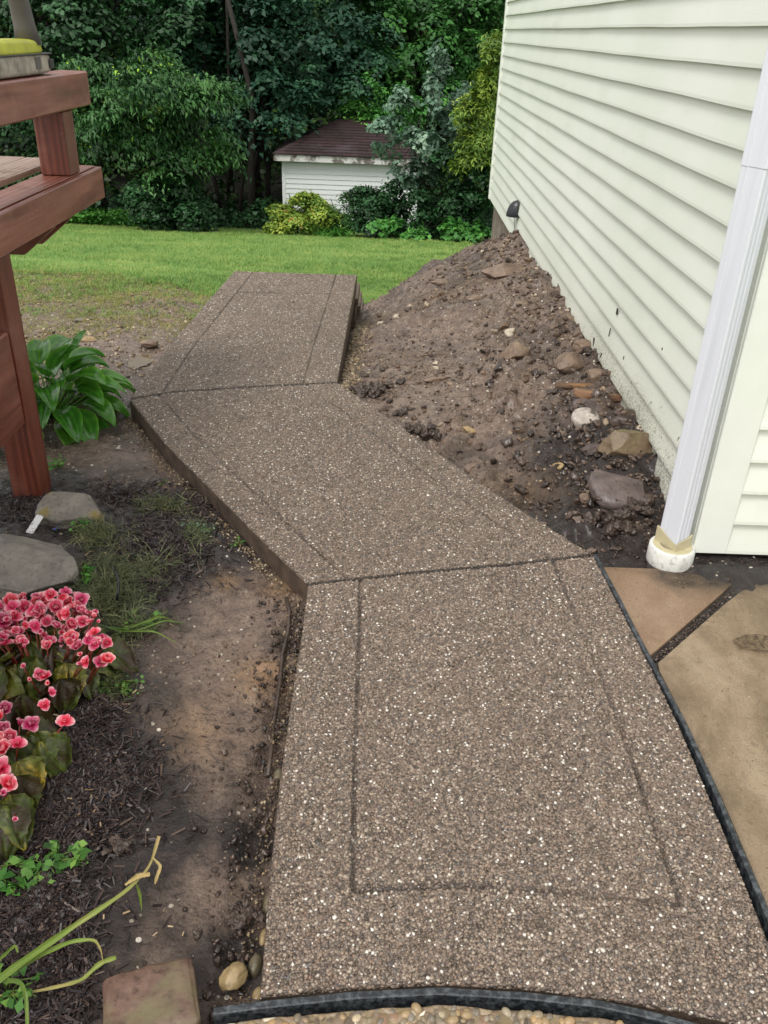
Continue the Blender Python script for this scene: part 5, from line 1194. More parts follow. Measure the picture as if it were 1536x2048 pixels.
# ------------------------------------------------------------------ begonias
def petal(L, W, cup, az, lift, seed, n=6, m=5):
    V = []; sh = []
    d = np.array([math.cos(az), math.sin(az), 0]); s = np.array([-math.sin(az), math.cos(az), 0]); up = np.array([0, 0, 1.0]); q = np.zeros(3)
    for j in range(n):
        t = j / (n - 1); a = lift + cup * t; dr = d * math.cos(a) + up * math.sin(a); nn = -d * math.sin(a) + up * math.cos(a)
        if j: q = q + dr * L / (n - 1)
        wd = W * math.sin(math.pi * (.12 + .80 * t)) ** .7
        for i in range(m):
            x = i / (m - 1) * 2 - 1; V.append(q + s * x * wd / 2 + nn * (x * x * wd * .28 + .0015 * math.sin(x * 5 + seed)))
            sh.append(.18 + .78 * t ** 1.7 + .18 * abs(x) * t + .05 * math.sin(x * 9 + seed))
    return np.array(V), gridfaces(n, m).tolist(), sh
def flower_mesh(kind, seed):
    r = np.random.default_rng(seed); pts = []; sh = []
    rings = {'full': [(5, .021, .022, .55, .25), (5, .017, .019, .9, .62), (4, .012, .015, 1.1, .95), (3, .008, .011, .9, 1.25)], 'semi': [(4, .022, .024, .3, .3), (4, .015, .018, .8, .8), (2, .010, .012, .9, 1.1)], 'bud': [(2, .018, .018, -.9, 1.5), (2, .014, .014, -.6, 1.4)], 'flat': [(2, .024, .026, .1, .15), (2, .019, .017, .3, .3), (3, .008, .008, .3, .9)]}[kind]
    for q, (n, L, W, cup, lift) in enumerate(rings):
        for i in range(n):
            V, Fs, s = petal(L * r.uniform(.9, 1.15), W * r.uniform(.9, 1.1), cup, 2 * math.pi * (i + .5 * (q % 2)) / n + r.normal(0, .12), lift + r.normal(0, .08), seed + i)
            pts.append((V + np.array([0, 0, .0015 * q]), Fs)); sh += [min(1, a + r.uniform(-.03, .05) + (.1 if q == 0 else -.12)) for a in s]
    V, Fs = join(pts); return raw_mesh('begonia_flower_%s' % kind, V, Fs, M['petal'], True, {'shade': np.clip(sh, 0, 1)})
FL = [flower_mesh('full', 1), flower_mesh('full', 2), flower_mesh('semi', 3), flower_mesh('flat', 4), flower_mesh('bud', 5)]
def beg_leaf_mesh(seed, stops):
    r = np.random.default_rng(seed); n, m = 16, 15; V = []; sh = []
    for j in range(n):
        t = j / (n - 1)
        for i in range(m):
            x = i / (m - 1) * 2 - 1; wd = .085 * (max(0, math.sin(math.pi * (t ** .62) * .985 + .02)) ** .75) * (1.2 if x > 0 else .85) * (1 + .07 * math.sin(t * 34) * abs(x))
            ang = math.atan2(x * wd, t * .1 + .01)
            V.append((t * .105 - .01, x * wd / 2, .010 * x * x * (1 if seed % 2 else -.4) - .030 * t * t + .005 * math.sin(x * 6 + t * 5 + seed) + .0025 * math.cos(ang * 9)))
            sh.append(stops + .16 * math.sin(x * 3 + seed * 2) * abs(x) + .15 * math.sin(t * 5 + seed) + r.normal(0, .03) + .18 * (abs(math.sin(ang * 4.5)) < .22) + .12 * (abs(x) > .9))
    return raw_mesh('begonia_leaf', V, gridfaces(n, m), M['leaf_begonia'], True, {'shade': np.clip(sh, 0, 1)})
BL = [beg_leaf_mesh(1, .35), beg_leaf_mesh(2, .5), beg_leaf_mesh(3, .25), beg_leaf_mesh(4, .85)]
def to_eye(p): d = unit(EYEP - p); return d
def place_flower(root, u, v, h, sc, kind, tilt=.5):
    p = onz(u, v, h); loc = p - np.array(root.location)
    d = unit(to_eye(p) * tilt + np.array([RNG.normal(0, .25), RNG.normal(0, .25), .55]))
    sc = sc * 1.32; q = Vector(d).to_track_quat('Z', 'Y'); o = put('flower', FL[kind], root, loc); o.rotation_euler = (q @ Matrix.Rotation(RNG.uniform(0, 6.28), 3, 'Z').to_quaternion()).to_euler(); o.scale = (sc, sc, sc)
    V, Fs = tube(np.array([np.array(root.location) * .35 + p * .65 + np.array([RNG.normal(0, .01), 0, -.03]), np.array(root.location) * .15 + p * .85 + np.array([0, 0, -.006]), p - d * .003]), [.0028, .002, .0014], 5); part('stem', V, Fs, M['stem_red'], root, True)
def place_leaf(root, u, v, h, sc, k, az, tilt):
    p = onz(u, v, h); sc = sc * 1.3; o = put('leaf', BL[k], root, p - np.array(root.location)); o.rotation_euler = (RNG.normal(0, .45), tilt, az); o.scale = (sc, sc, sc)
b1 = onz(95, 1395, -.05); beg = empty('begonia', b1, 'largest begonia with many coral-pink double flowers and bronze leaves, at the left edge', 'flowering plant', 'coral-pink begonias')
fl1 = [(20,1205,1.1,0),(5,1245,1.2,1),(48,1215,.9,2),(85,1200,.9,3),(100,1190,.8,2),(110,1215,1.0,0),(135,1205,.9,1),(160,1200,.9,2),(130,1185,.7,3),(82,1230,1.0,0),(65,1235,.7,4),(95,1245,.9,0),(125,1232,.9,0),(140,1250,.85,0),(158,1225,.9,1),(165,1245,.8,2),(142,1278,1.0,0),(155,1295,.85,1),(160,1310,.6,4),(20,1250,.9,2),(8,1290,.9,3),(35,1205,.9,0),(55,1220,.8,1),(188,1235,.6,4),(195,1245,.5,4),(183,1268,.5,4),(200,1280,.8,3),(215,1285,.7,2),(190,1290,.7,3),(200,1325,.8,2),(212,1322,.9,0),(172,1325,.7,3),(160,1330,.6,4),(46,1335,.6,4),(90,1355,.8,2),(78,1350,.7,2),(96,1368,.6,4),(60,1360,.5,4),(103,1385,.45,3),(88,1412,.7,3),(20,1235,.8,0),(-10,1220,1.2,1),(-20,1270,1.1,0),(30,1260,.7,4),(150,1190,.6,4),(70,1205,.8,0)]
fl1 += [(RNG.uniform(0, 205), 1205 + RNG.uniform(-15, 90) , RNG.uniform(.45, .85), int(RNG.choice([2, 3, 4, 0, 4]))) for _ in range(90)]
fl1 = [f for f in fl1 if not (f[0] > 165 and f[1] < 1215) and not (f[0] < 60 and f[1] < 1190)]
for u, v, s, k in fl1: place_flower(beg, u + 1, v, .10 + RNG.uniform(-.015, .03), s * .95, k)
for u, v, s, k, az, ti in [(70,1290,1.0,0,-.5,.4),(55,1310,1.1,2,-2,.5),(110,1300,1.0,2,-.8,.7),(130,1335,.8,3,-1.2,.9),(120,1310,.9,1,-.4,.5),(75,1325,1.1,0,-1.8,.7),(30,1340,1.2,1,-1.5,.8),(10,1350,1.2,3,-2,.9),(45,1400,1.2,2,-1.4,1.0),(60,1370,1.1,0,-1.3,1.0),(150,1330,.9,2,-.6,.8),(190,1300,1.0,1,-.1,.6),(210,1305,.9,0,.1,.5),(160,1290,.9,2,-.2,.6),(100,1270,.9,1,.5,.4),(40,1275,1.0,0,2.5,.4),(15,1310,1.0,1,3,.5),(90,1330,.9,1,-1,1.0),(30,1420,1.0,2,-1.6,1.1),(170,1270,.8,2,.2,.4),(-10,1330,1.2,0,-2,.7),(120,1365,.8,2,-1.0,1.1),(60,1262,1.0,2,1,.3),(110,1262,1.0,0,0,.3),(150,1262,.9,2,.3,.4),(180,1292,.9,0,.1,.5),(20,1290,1.1,0,2,.4),(85,1275,1.1,1,-.4,.4),(130,1285,1.0,2,-.6,.5)]:
    place_leaf(beg, u, v, .06 + RNG.uniform(-.02, .025), s, k, az, ti)
b2 = onz(20, 1560, -.05); beg2 = empty('begonia', b2, 'smaller begonia with coral flowers just below the largest one, cut by the left edge', 'flowering plant', 'coral-pink begonias')
for u, v, s, k in [(10,1420,.9,0),(0,1440,1.0,2),(5,1462,1.0,1),(40,1450,.8,4),(60,1450,.9,2),(20,1475,.9,0),(35,1490,.8,3),(130,1445,.8,3),(75,1442,.6,4),(8,1500,1.0,0),(0,1540,1.1,2),(15,1570,.9,2),(5,1590,.8,4),(20,1555,.6,4),(-10,1480,1.0,0),(30,1640,.5,4)]: place_flower(beg2, u, v, .09, s * .95, k)
for u, v, s, k, az, ti in [(50,1480,.9,1,-.8,.6),(85,1490,.9,1,-.3,.9),(40,1530,.8,3,-.6,.9),(20,1600,.9,1,-.8,.5),(5,1510,1.0,0,-1.5,.7),(30,1560,.8,2,-1,.9),(0,1620,.9,2,-1.2,.7),(60,1470,.8,0,.2,.4)]: place_leaf(beg2, u, v, .055, s, k, az, ti)

# ------------------------------------------------------------------ weeds, vines and dead stalks
def strandmesh(seed, n=9, L=.05):
    r = np.random.default_rng(seed); pts = []
    for i in range(n):
        p0 = np.array([r.normal(0, .012), r.normal(0, .012), 0]); pts.append(blade(p0, r.uniform(0, 6.28), L * r.uniform(.5, 1.3), .0024, r.uniform(.4, 1.4), 3, r.uniform(.1, .9)))
    V, Fs = join(pts); return V, Fs
def strand(name, seed, mat, n=9, L=.05):
    V, Fs = strandmesh(seed, n, L); return raw_mesh(name, V, Fs, mat)
def px_cloud(polys, n):
    out = []
    for (u, v, ru, rv, wgt) in polys:
        m = int(n * wgt); a = RNG.uniform(0, 6.28, m); q = np.abs(RNG.normal(0, .62, m)); U = u + np.cos(a) * q * ru; W_ = v + np.sin(a) * q * rv
        out.append(np.array([onz(x, y, -.05)[:2] for x, y in zip(U, W_)]))
    P = np.vstack(out); return np.column_stack([P, ground_z(P[:, 0], P[:, 1])])
P = px_cloud([(225, 1170, 75, 75, .9), (190, 1065, 45, 35, .3), (330, 1000, 70, 18, .16), (385, 1060, 25, 35, .15), (300, 1130, 60, 40, .12), (270, 1250, 60, 22, .2), (215, 1380, 50, 25, .12)], 620); m = len(P)
scatter('weed_mat', P + np.array([0, 0, .004]), np.stack([RNG.normal(0, .3, m), RNG.normal(0, .3, m), RNG.uniform(0, 6.28, m)], 1), np.repeat(RNG.uniform(.6, 1.3, (m, 1)), 3, 1), [strand('weed_strand', i, M['dead_weed']) for i in range(5)], None, 'matted wilted fine-leaved weeds on the dark soil')
def leafy(name, label, u, v, stems, mat, lsz, n, seed, hgt=.05, spread_=.06, cat='weed', blades=0, group=None):
    r = np.random.default_rng(seed); c = hit(u, v); root = empty(name, c, label, cat, group); st = []; C_ = []; N_ = []
    for i in range(stems):
        az = r.uniform(0, 6.28); L = r.uniform(.5, 1.2) * spread_; e = c + np.array([math.cos(az) * L, math.sin(az) * L * .8, hgt * r.uniform(.4, 1.1)]); mid = (c + e) / 2 + np.array([0, 0, hgt * .4])
        st.append(tube(np.array([c, mid, e]), [.0016, .0014, .0009], 5))
        for j in range(n):
            t = r.uniform(.35, 1.05); q = c * (1 - t) ** 2 + 2 * mid * t * (1 - t) + e * t * t; C_.append(q + r.normal(0, lsz * .35, 3)); N_.append(np.array([0, 0, 1]) + r.normal(0, .4, 3))
    V, Fs = join(st); part('stem', V, Fs, M['stalk'], root, True, {'shade': np.full(len(V), .3)})
    C_ = np.array(C_); V, Fq, s = leaf_cloud(C_, np.array(N_), lsz * r.uniform(.6, 1.2, len(C_)), np.clip(r.normal(.5, .2, len(C_)), 0, .93), .7, r=r); part('foliage', V, Fq, mat, root, False, {'shade': s})
    return root
leafy('weed', 'bright green leafy weed between the two grey stones', 160, 1058, 7, M['leaf_cover'], .022, 5, 101, .05, .05)
leafy('weed', 'green weed sprig standing right above the pink begonia', 165, 1165, 6, M['leaf_cover'], .024, 4, 102, .06, .05)
leafy('weed', 'pale creeping weed with thin stalks right of the begonia', 235, 1375, 10, M['leaf_weed'], .014, 6, 103, .03, .08)
leafy('weed', 'pale stemmed grassy weed sprawling below the wilted weed mat', 290, 1250, 9, M['leaf_weed'], .02, 5, 104, .03, .09)
leafy('weed', 'tiny green sprig growing beside the slab edge pebbles', 478, 1093, 4, M['leaf_cover'], .014, 4, 105, .03, .025)
leafy('weed', 'pale silvery weed tuft left of the slab', 390, 1068, 9, M['leaf_silver'], .014, 8, 106, .025, .06)
leafy('weed', 'small bright weed at the foot of the hosta', 118, 935, 8, M['leaf_cover'], .022, 5, 107, .03, .07)
leafy('weed', 'scrap of green leaves at the edge of the slab, upper left', 320, 970, 3, M['leaf_weed'], .018, 3, 108, .015, .03)
vine = leafy('vine_weed', 'leafy green vine weed creeping over the wood chips at lower left', 95, 1735, 13, M['leaf_weed'], .028, 7, 109, .03, .09)
leafy('vine_weed', 'pale five-leaved seedling at the left edge by the wood chips', 25, 1775, 7, M['leaf_cover'], .034, 4, 110, .02, .045)
leafy('weed', 'green shoots at the lower left corner', 15, 1990, 9, M['leaf_weed'], .022, 5, 111, .05, .06)
lob = leafy('lobelia', 'few tiny violet-blue flowers beside the white plant label', 112, 1063, 4, M['petal_blue'], .010, 3, 112, .02, .025, 'flower')
# drying leek-like stalks leaning over the soil
def stalkpath(px, hs, wds, sh0, sh1, name='leaf'):
    P = np.array([onz(u, v, h) for (u, v), h in zip(px, hs)]); n = 26; t = np.linspace(0, 1, len(P)); tt = np.linspace(0, 1, n); P = np.stack([np.interp(tt, t, P[:, k]) for k in range(3)], 1)
    for _ in range(3): P[1:-1] = (P[:-2] + P[1:-1] * 2 + P[2:]) / 4
    Wd = np.interp(tt, np.linspace(0, 1, len(wds)), wds); T = unit(np.gradient(P, axis=0)); V = []
    for i in range(n):
        s = unit(np.cross(T[i], to_eye(P[i]))); nn = np.cross(s, T[i]); tw = .3 * math.sin(i * .5)
        s2 = s * math.cos(tw) + nn * math.sin(tw)
        for x in (-1, -.5, 0, .5, 1): V.append(P[i] + s2 * x * Wd[i] * .40 * (1 + .12 * math.sin(i * 1.7)) - unit(to_eye(P[i])) * (1 - abs(x)) * Wd[i] * .28)
    V = np.array(V); sh = np.repeat(np.linspace(sh0, sh1, n), 5) + fbm(V, 60, 2, 5) * .12
    return V, gridfaces(n, 5), {'shade': np.clip(sh, 0, 1)}
lk = empty('onion_plant', onz(-20, 2000, -.05), 'yellowing strap leaves of a withered bulb plant leaning over the soil at lower left', 'plant')
for px, hs, wd, a, b in [([(-60, 2010), (20, 1940), (150, 1850), (250, 1785), (300, 1735), (318, 1672)], [-.03, .03, .10, .12, .11, .10], [.018, .017, .014, .009, .006, .010], .15, 1.0),
                         ([(-40, 1985), (60, 1920), (140, 1882), (190, 1878), (202, 1900), (206, 1925)], [-.03, .03, .07, .07, .05, .02], [.014, .012, .010, .007, .004, .001], .2, .9),
                         ([(-30, 1995), (60, 1985), (130, 1970), (165, 1960), (200, 1925), (232, 1915)], [-.04, -.03, -.02, .0, .02, .02], [.004, .006, .009, .008, .012, .010], .95, .45),
                         ([(-30, 1945), (30, 1890), (36, 1905)], [-.02, .05, .05], [.010, .007, .003], .2, .4),
                         ([(-20, 1960), (40, 1962), (52, 1990), (55, 2060)], [-.02, .04, .04, .0], [.012, .010, .009, .007], .1, .3),
                         ([(250, 1770), (275, 1752), (300, 1748)], [.12, .125, .12], [.005, .013, .010], 1, .95), ([(305, 1715), (322, 1732), (312, 1758), (310, 1768)], [.11, .10, .09, .08], [.004, .008, .009, .003], .9, 1.0),
                         ([(272, 1765), (280, 1790), (283, 1822)], [.11, .08, .04], [.003, .008, .001], .5, .4)]:
    V, Fs, c_ = stalkpath(px, hs, wd, a, b); part('leaf', V, Fs, M['stalk'], lk, True, c_)
# thin long grass stems bending over the weeds
gs = empty('grass_tuft', hit(205, 1252), 'long bending green grass stems right of the begonia flowers', 'grass tuft')
for px in ([(195, 1250), (250, 1258), (300, 1240), (335, 1222)], [(195, 1255), (270, 1262), (330, 1240), (368, 1246)], [(200, 1262), (280, 1252), (320, 1232), (345, 1240)], [(190, 1245), (240, 1262), (310, 1262), (352, 1285)]):
    V, Fs, c_ = stalkpath(px, [-.03, .02, .03, .0], [.004, .006, .006, .002], .0, .45); part('blade', V, Fs, M['stalk'], gs, True, c_)

# ------------------------------------------------------------------ loose matter on the ground
def chip_mesh(i):
    r = np.random.default_rng(200 + i); L = r.uniform(.014, .036); W_ = r.uniform(.0028, .008); V, Fs = box(-L / 2, L / 2, -W_ / 2, W_ / 2, -.0012, .0012, .0005); V = np.array(V); V[:, 1] *= 1 - .5 * np.abs(V[:, 0] / L * 2) ** 2 * r.random(); V[:, 2] += .002 * np.sin(V[:, 0] / L * 4)
    return raw_mesh('wood_chip', V, Fs, M['chip'])
P = px_cloud([(150, 1540, 150, 100, 1.0), (100, 1640, 120, 90, .5), (80, 1820, 110, 130, .7), (330, 1090, 110, 90, .5), (60, 1010, 90, 40, .3), (250, 980, 100, 25, .2), (400, 1000, 60, 40, .12), (60, 1960, 120, 80, .5), (160, 1430, 90, 50, .3)], 4200); m = len(P)
scatter('wood_chips', P + np.array([0, 0, .003]) + np.column_stack([np.zeros(m), np.zeros(m), RNG.uniform(0, .006, m)]), np.stack([RNG.normal(0, .35, m), RNG.normal(0, .35, m), RNG.uniform(0, 6.28, m)], 1), RNG.uniform(.6, 1.25, (m, 1)) * np.ones((1, 3)), [chip_mesh(i) for i in range(7)], None, 'dark shredded wood mulch on the garden bed')
CL = []
for i in range(5):
    V, Fc = rock_shape((1, .8, .62), 300 + i, 8, 3, .26, .6); CL.append(raw_mesh('clod', V, Fc, M['clod'], False))
SB = []; WB = []
for i in range(5):
    V, Fc = rock_shape((1, .8, .6), 320 + i, 6, 3, .08); SB.append(raw_mesh('gravel_stone', V, Fc, M['stone_bit'], False))
    V, Fc = rock_shape((1, .85, .6), 340 + i, 8, 3, .3, .6); WB.append(raw_mesh('mud_lump', V, Fc, M['wet_bit'], True))
def clods(name, P, smin, smax, label, pw=2.5, src=None):
    m = len(P); s = smin + (smax - smin) * RNG.random(m) ** pw
    scatter(name, P + np.column_stack([np.zeros(m), np.zeros(m), s * .1]), RNG.uniform(0, 6.28, (m, 3)) * np.array([.15, .15, 1]), s[:, None] * np.ones((1, 3)), src or CL, None, label)
def region(n, x0, x1, y0, y1, f):
    x = RNG.uniform(x0, x1, n); y = RNG.uniform(y0, y1, n); k = f(x, y) & ~inpoly(x, y, SLABPOLY) ; x, y = x[k], y[k]; return np.column_stack([x, y, ground_z(x, y)])
nz = lambda x, y, s, sd: fbm(np.stack([x, y], 1), s, 3, sd) * .5 + .5
P = region(19000, -.4, 1.14, 2.6, 9.8, lambda x, y: ~isl(x, y) & (x > np.interp(y, [2.5, 2.56, 4.17, 6.4, 10], [.78, .78, -.22, -.2, -.2])) & (RNG.random(len(x)) < np.clip(nz(x, y, 1.6, 70) * 1.3 - .2 + (x - .3) * .45, .06, 1)))
clods('soil_crumbs', P, .003, .022, 'loose clods and crumbs over the dirt mound', 3.0)
P = region(1500, .0, 1.14, 2.9, 9, lambda x, y: (x > np.interp(y, [2.5, 4.17, 6.4], [.85, -.1, -.1])) & (nz(x, y, 1.5, 78) > .5)); clods('soil_crumbs', P, .008, .045, 'lumps of dug earth scattered over the dirt mound', 2.5)
P = region(420, -.2, 1.13, 2.7, 8.8, lambda x, y: (x > np.interp(y, [2.5, 4.17, 6.4], [.85, -.1, -.1])) & (nz(x, y, 2.2, 79) > .52)); clods('dirt_lumps', P, .03, .085, 'large broken lumps of earth half sunk in the mound', 1.8)
P = region(150, .55, 1.12, 2.7, 4.6, lambda x, y: x > .3 + (4.6 - y) * .12); clods('mud_lumps', P, .02, .07, 'dark wet lumps of earth near the stones', 1.5, WB)
P = region(260, .75, 1.13, 2.6, 3.6, lambda x, y: x > 0); clods('mud_lumps', P, .01, .05, 'black wet lumps of soil around the stones by the downspout', 2, WB)
P = region(900, .80, 1.14, 2.9, 8.5, lambda x, y: x > 0); clods('soil_crumbs', P, .012, .05, 'bigger lumps of earth along the top of the mound', 2.5)
P = region(9000, -1.6, -.2, .6, 3.9, lambda x, y: (RNG.random(len(x)) < np.clip(nz(x, y, 2.5, 71) * 1.2 - .25, .05, 1))); clods('soil_crumbs', P, .0015, .009, 'fine crumbs on the trampled soil at left', 2.5)
P = region(24000, -3.6, -.9, 3.7, 7.0, lambda x, y: RNG.random(len(x)) < np.clip(nz(x, y, 1.8, 72) * 1.6 - .4, .05, 1)); clods('gravel', P, .005, .028, 'pale gravel and stones beyond the hosta', 3.0, SB)
P = region(2600, -.52, -.225, .6, 2.35, lambda x, y: RNG.random(len(x)) < np.exp(-((x + .26) / .08) ** 2)); clods('trench_lumps', P, .004, .024, 'wet lumps of mud along the trench beside the near slab edge', 2.2, WB)
P = region(2600, -1.3, -.3, .6, 2.2, lambda x, y: nz(x, y, 5, 75) > .55); clods('soil_crumbs', P, .003, .014, 'small lumps on the near trampled soil', 2.5)
# pebbly rim along the slab edges
def rim(n, pts, wdt, side, smin, smax, label, src=None):
    Q = resample(pts, n); Q = Q + RNG.normal(0, 1, (n, 2)) * 0; T = unit(np.gradient(Q, axis=0)); Nn = np.stack([-T[:, 1], T[:, 0]], 1) * side; Q = Q + Nn * (np.abs(RNG.normal(0, wdt, (n, 1))) + .008)
    clods('edge_gravel', np.column_stack([Q, ground_z(Q[:, 0], Q[:, 1])]), smin, smax, label, 1.6, src)
rim(1300, [(-.218, 2.327), (-.37, 2.54), (-.58, 2.85), (-.93, 3.37), (-1.219, 3.858)], .028, 1, .003, .013, 'small stones along the left edge of the slab', SB)
rim(700, [(-.21, .96), (-.222, 1.48), (-.226, 2.3)], .025, 1, .002, .010, 'small stones in the trench along the near slab edge', SB)
rim(1600, [(-.226, 4.174), (-.214, 5.3), (-.202, 6.4)], .05, -1, .008, .028, 'tan stones beside the far end of the slab', SB)
rim(900, [(-.226, 4.174), (.142, 3.573), (.402, 3.118), (.777, 2.563)], .02, 1, .003, .013, 'crumbs along the diagonal slab edge')
P = px_cloud([(1450, 1125, 110, 30, 1.4), (1290, 1090, 90, 40, .8), (1420, 1150, 60, 30, 1.2)], 1500); P[:, 2] = np.maximum(P[:, 2], -.004) ; clods('soil_crumbs', P, .002, .010, 'dark soil spilled over the patio corner', 2.5, WB)
m = 700; t = RNG.random(m); x = .845 + .42 * t + RNG.normal(0, .006, m); y = 2.003 + .43 * t + RNG.normal(0, .006, m); clods('soil_crumbs', np.column_stack([x, y, np.full(m, -.022) + RNG.random(m) * .01]), .003, .010, 'dark mulch crumbs filling the joint between the tan slabs', 2, WB)
x = np.linspace(.83, 1.42, 30); V = np.array([(a, (a - .845) * 1.024 + 2.003 + o_, -.020 + RNG.normal(0, .002)) for a in x for o_ in (-.03, -.01, .01, .03)])
o = part('joint_soil', V, gridfaces(30, 4), M['soil'], None, True, {'tone': np.full(len(V), .1), 'clay': np.zeros(len(V)), 'gravel': np.full(len(V), .5)}); o['kind'] = 'stuff'; o['label'] = 'dark soil in the joint between the patio slabs'

gx, gy = np.meshgrid(np.linspace(.99, 2.0, 90), np.linspace(2.24, 2.60, 40), indexing='ij'); x = gx.ravel(); y = gy.ravel()
edge = np.interp(x, [.99, 1.06, 1.16, 1.27, 1.36, 1.42, 2.0], [2.55, 2.50, 2.43, 2.375, 2.44, 2.50, 2.52]) + fbm(np.stack([x, y], 1), 9, 3, 21) * .02
h = np.clip((y - edge) / .05, -1, 1) * .014 - .001 + fbm(np.stack([x, y], 1), 40, 3, 22) * .004
o = part('spilled_soil', np.stack([x, y, h - .004], 1), gridfaces(90, 40), M['soil'], None, True, {'tone': np.full(len(x), .05), 'clay': np.zeros(len(x)), 'gravel': np.full(len(x), .15)}); o['kind'] = 'stuff'; o['label'] = 'black soil spilled over the patio corner below the house corner'
P = px_cloud([(1455, 1140, 80, 22, 1.0)], 700); P[:, 2] = .004; clods('soil_crumbs', P, .002, .009, 'dark crumbs on the spilled soil', 2.5, WB)
P = np.column_stack([RNG.uniform(.88, 1.7, 900), RNG.uniform(.9, 2.45, 900), np.full(900, -.003)]); P = P[(P[:, 0] > .80 + (2.45 - P[:, 1]) * .0 + .07)]; clods('patio_grit', P, .001, .0045, 'fine grit lying on the tan patio slabs', 3.0, SB)
# dark brittle scrap of bark lying on the large patio slab
M['bark_scrap'] = mk_rock('brittle_bark', '#3a2c20', '#7c6a50', None, rough=.6, sc=60)
sc0 = onz(1505, 1283, .002); loops = [[(1466, 1280), (1490, 1270), (1520, 1268), (1548, 1276)], [(1466, 1280), (1480, 1294), (1510, 1300), (1550, 1306)], [(1490, 1270), (1500, 1290), (1512, 1272), (1525, 1292), (1530, 1270)], [(1480, 1294), (1496, 1280), (1520, 1300)]]
V, Fs = join([tube(np.array([onz(u, v, .0015 + .003 * (i % 2)) for i, (u, v) in enumerate(l)]), .0014, 5) for l in loops]); lp_ = [onz(u, v, -.001) for u, v in ((1468, 1281), (1492, 1271), (1548, 1272), (1550, 1304), (1510, 1299), (1482, 1294))]
V2 = np.vstack([lp_, np.array(lp_) + [0, 0, .0012]]); V, Fs = join([(V, Fs), (V2, [tuple(range(6, 12)), tuple(range(5, -1, -1))] + [(i, (i + 1) % 6, (i + 1) % 6 + 6, i + 6) for i in range(6)])])
tag(part('bark_scrap', V, Fs, M['bark_scrap'], None), 'thin dark brown bark scrap lying on the large tan patio slab', 'bark')
# mud and wood scraps flung onto the lower siding
V, Fs = [], []
for i, (u, v, L) in enumerate([(1094, 573, .05), (1131, 629, .07), (1150, 661, .04), (1188, 687, .06), (1202, 714, .05), (1220, 665, .045), (1235, 623, .03), (1248, 716, .02), (1303, 810, .03), (1357, 880, .03), (1325, 700, .02), (1190, 770, .03)]):
    q = onx(u, v, WX - .022); r = np.random.default_rng(i); a = r.uniform(1.1, 2.0); bx_, bf = box(-L / 2, L / 2, -.0035, .0035, -.002, .002, .001); bx_ = np.array(bx_); bx_[:, 1] *= 1 + 3 * fbm(bx_, 60, 2, i)
    W3 = np.stack([q[0] + bx_[:, 2] - .002, q[1] + bx_[:, 0] * math.cos(a) - bx_[:, 1] * math.sin(a), q[2] + bx_[:, 0] * math.sin(a) + bx_[:, 1] * math.cos(a)], 1); V.append((W3, bf))
o = part('mud_splashes', *join(V), M['chip'], None); o['kind'] = 'stuff'; o['label'] = 'dark scraps of mud and mulch stuck to the lower siding'
# dry leaf and stem litter
def litter_mesh(i):
    r = np.random.default_rng(600 + i); V, Fs = box(-.008, .008, -.0012 - .003 * (i % 2), .0014 + .003 * (i % 2), 0, .0008, .0003); V = np.array(V); V[:, 2] += .003 * np.cos(V[:, 0] * 180); return raw_mesh('litter_piece', V, Fs, M['litter'])
M['litter'] = mk_pebble('dry_litter', [(0, lin('#5a4632')), (.5, lin('#8f7452')), (1, lin('#c4ae8a'))], .6)
P = px_cloud([(230, 1120, 130, 110, 1.0), (230, 1360, 90, 70, .8), (180, 1600, 150, 140, .7), (330, 970, 90, 40, .5), (300, 1850, 130, 90, .12)], 60); m = len(P)
scatter('leaf_litter', P + np.array([0, 0, .010]), np.stack([RNG.normal(0, .3, m), RNG.normal(0, .3, m), RNG.uniform(0, 6.28, m)], 1), RNG.uniform(.4, .9, (m, 1)) * np.array([[1.3, .6, 1]]), [litter_mesh(i) for i in range(4)], None, 'scattered bits of dry leaf and stem')
P = region(260, -.2, 1.1, 2.8, 9, lambda x, y: x > np.interp(y, [2.5, 4.17, 6.4], [.85, -.1, -.1])); m = len(P)
scatter('leaf_litter', P + np.array([0, 0, .006]), np.stack([RNG.normal(0, .4, m), RNG.normal(0, .4, m), RNG.uniform(0, 6.28, m)], 1), np.column_stack([RNG.uniform(.8, 3.2, m), np.full(m, .8), np.full(m, 1.0)]), [litter_mesh(i) for i in (0, 2)], None, 'fine roots and twigs in the dug earth')

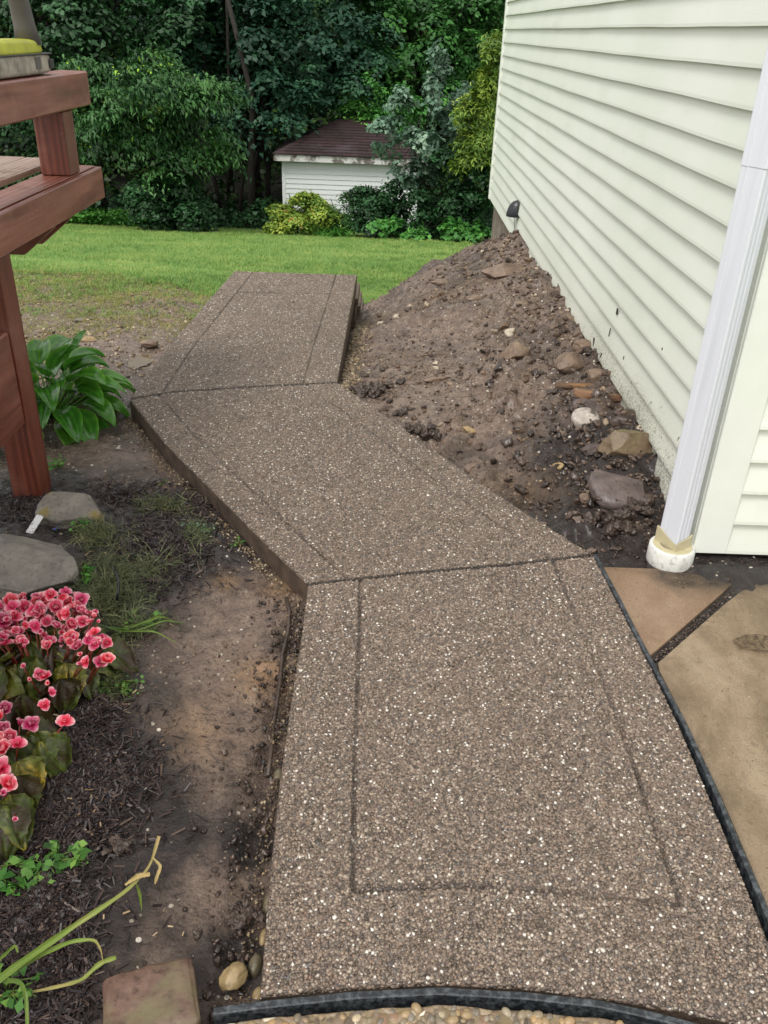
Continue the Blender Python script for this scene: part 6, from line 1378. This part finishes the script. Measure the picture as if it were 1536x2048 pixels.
# ------------------------------------------------------------------ grass
def tuft_mesh(i, mat, n=10, L=.06, w_=.0045, lift=(.9, 1.45)):
    r = np.random.default_rng(400 + i); pts = []
    for k in range(n):
        pts.append(blade((r.normal(0, .022), r.normal(0, .022), -.005), r.uniform(0, 6.28), L * r.uniform(.6, 1.2), w_, r.uniform(.3, 1.2), 3, r.uniform(*lift)))
    V, Fs = join(pts); return raw_mesh('grass_piece', V, Fs, mat)
GT = [tuft_mesh(i, M['grass']) for i in range(5)]; DT = [tuft_mesh(i + 9, M['dry_grass'], 8, .045, .004, (.2, 1.2)) for i in range(5)]
def grass_field(name, n, x0, x1, y0, y1, cond, scale, src, label):
    x = RNG.uniform(x0, x1, n); y = RNG.uniform(y0, y1, n); k = cond(x, y); x, y = x[k], y[k]; m = len(x); s = RNG.uniform(*scale, (m, 1)) * np.ones((1, 3)); 
    scatter(name, np.column_stack([x, y, ground_z(x, y)]), np.stack([RNG.normal(0, .12, m), RNG.normal(0, .12, m), RNG.uniform(0, 6.28, m)], 1), s, src, None, label)
grass_field('lawn_grass', 42000, -4.6, 2.2, 6.3, 11.5, lambda x, y: isl(x, y) & ((x < -1.12) | (x > -.19) | (y > 9)), (.6, 1.1), GT, 'mown grass of the nearer lawn')
grass_field('lawn_grass', 60000, -8.5, 3.8, 11.5, 23.2, lambda x, y: np.abs(x) < 1.2 + y * .36, (1.0, 1.7), GT, 'mown grass of the farther lawn')
grass_field('thin_grass', 26000, -5.2, -.9, 4.9, 8.3, lambda x, y: ~isl(x, y) & ~inpoly(x, y, SLABPOLY) & (RNG.random(len(x)) < np.clip((y - 4.9) * .6 + nz(x, y, 2.2, 80) * 1.0 - .42, 0, 1)), (.5, 1.0), DT, 'thin yellowed grass between lawn and gravel')
grass_field('thin_grass', 9000, -5.2, -.9, 5.6, 7.4, lambda x, y: ~isl(x, y) & ~inpoly(x, y, SLABPOLY) & (RNG.random(len(x)) < np.clip((y - 5.6) * .5 + nz(x, y, 2.0, 85) * .9 - .35, 0, 1)), (.4, .85), GT, 'patchy greener grass before the lawn')
grass_field('thin_grass', 2500, -3.2, -1.2, 3.6, 5.6, lambda x, y: nz(x, y, 2.5, 81) > .62, (.4, .8), DT, 'scattered grass wisps in the gravel')
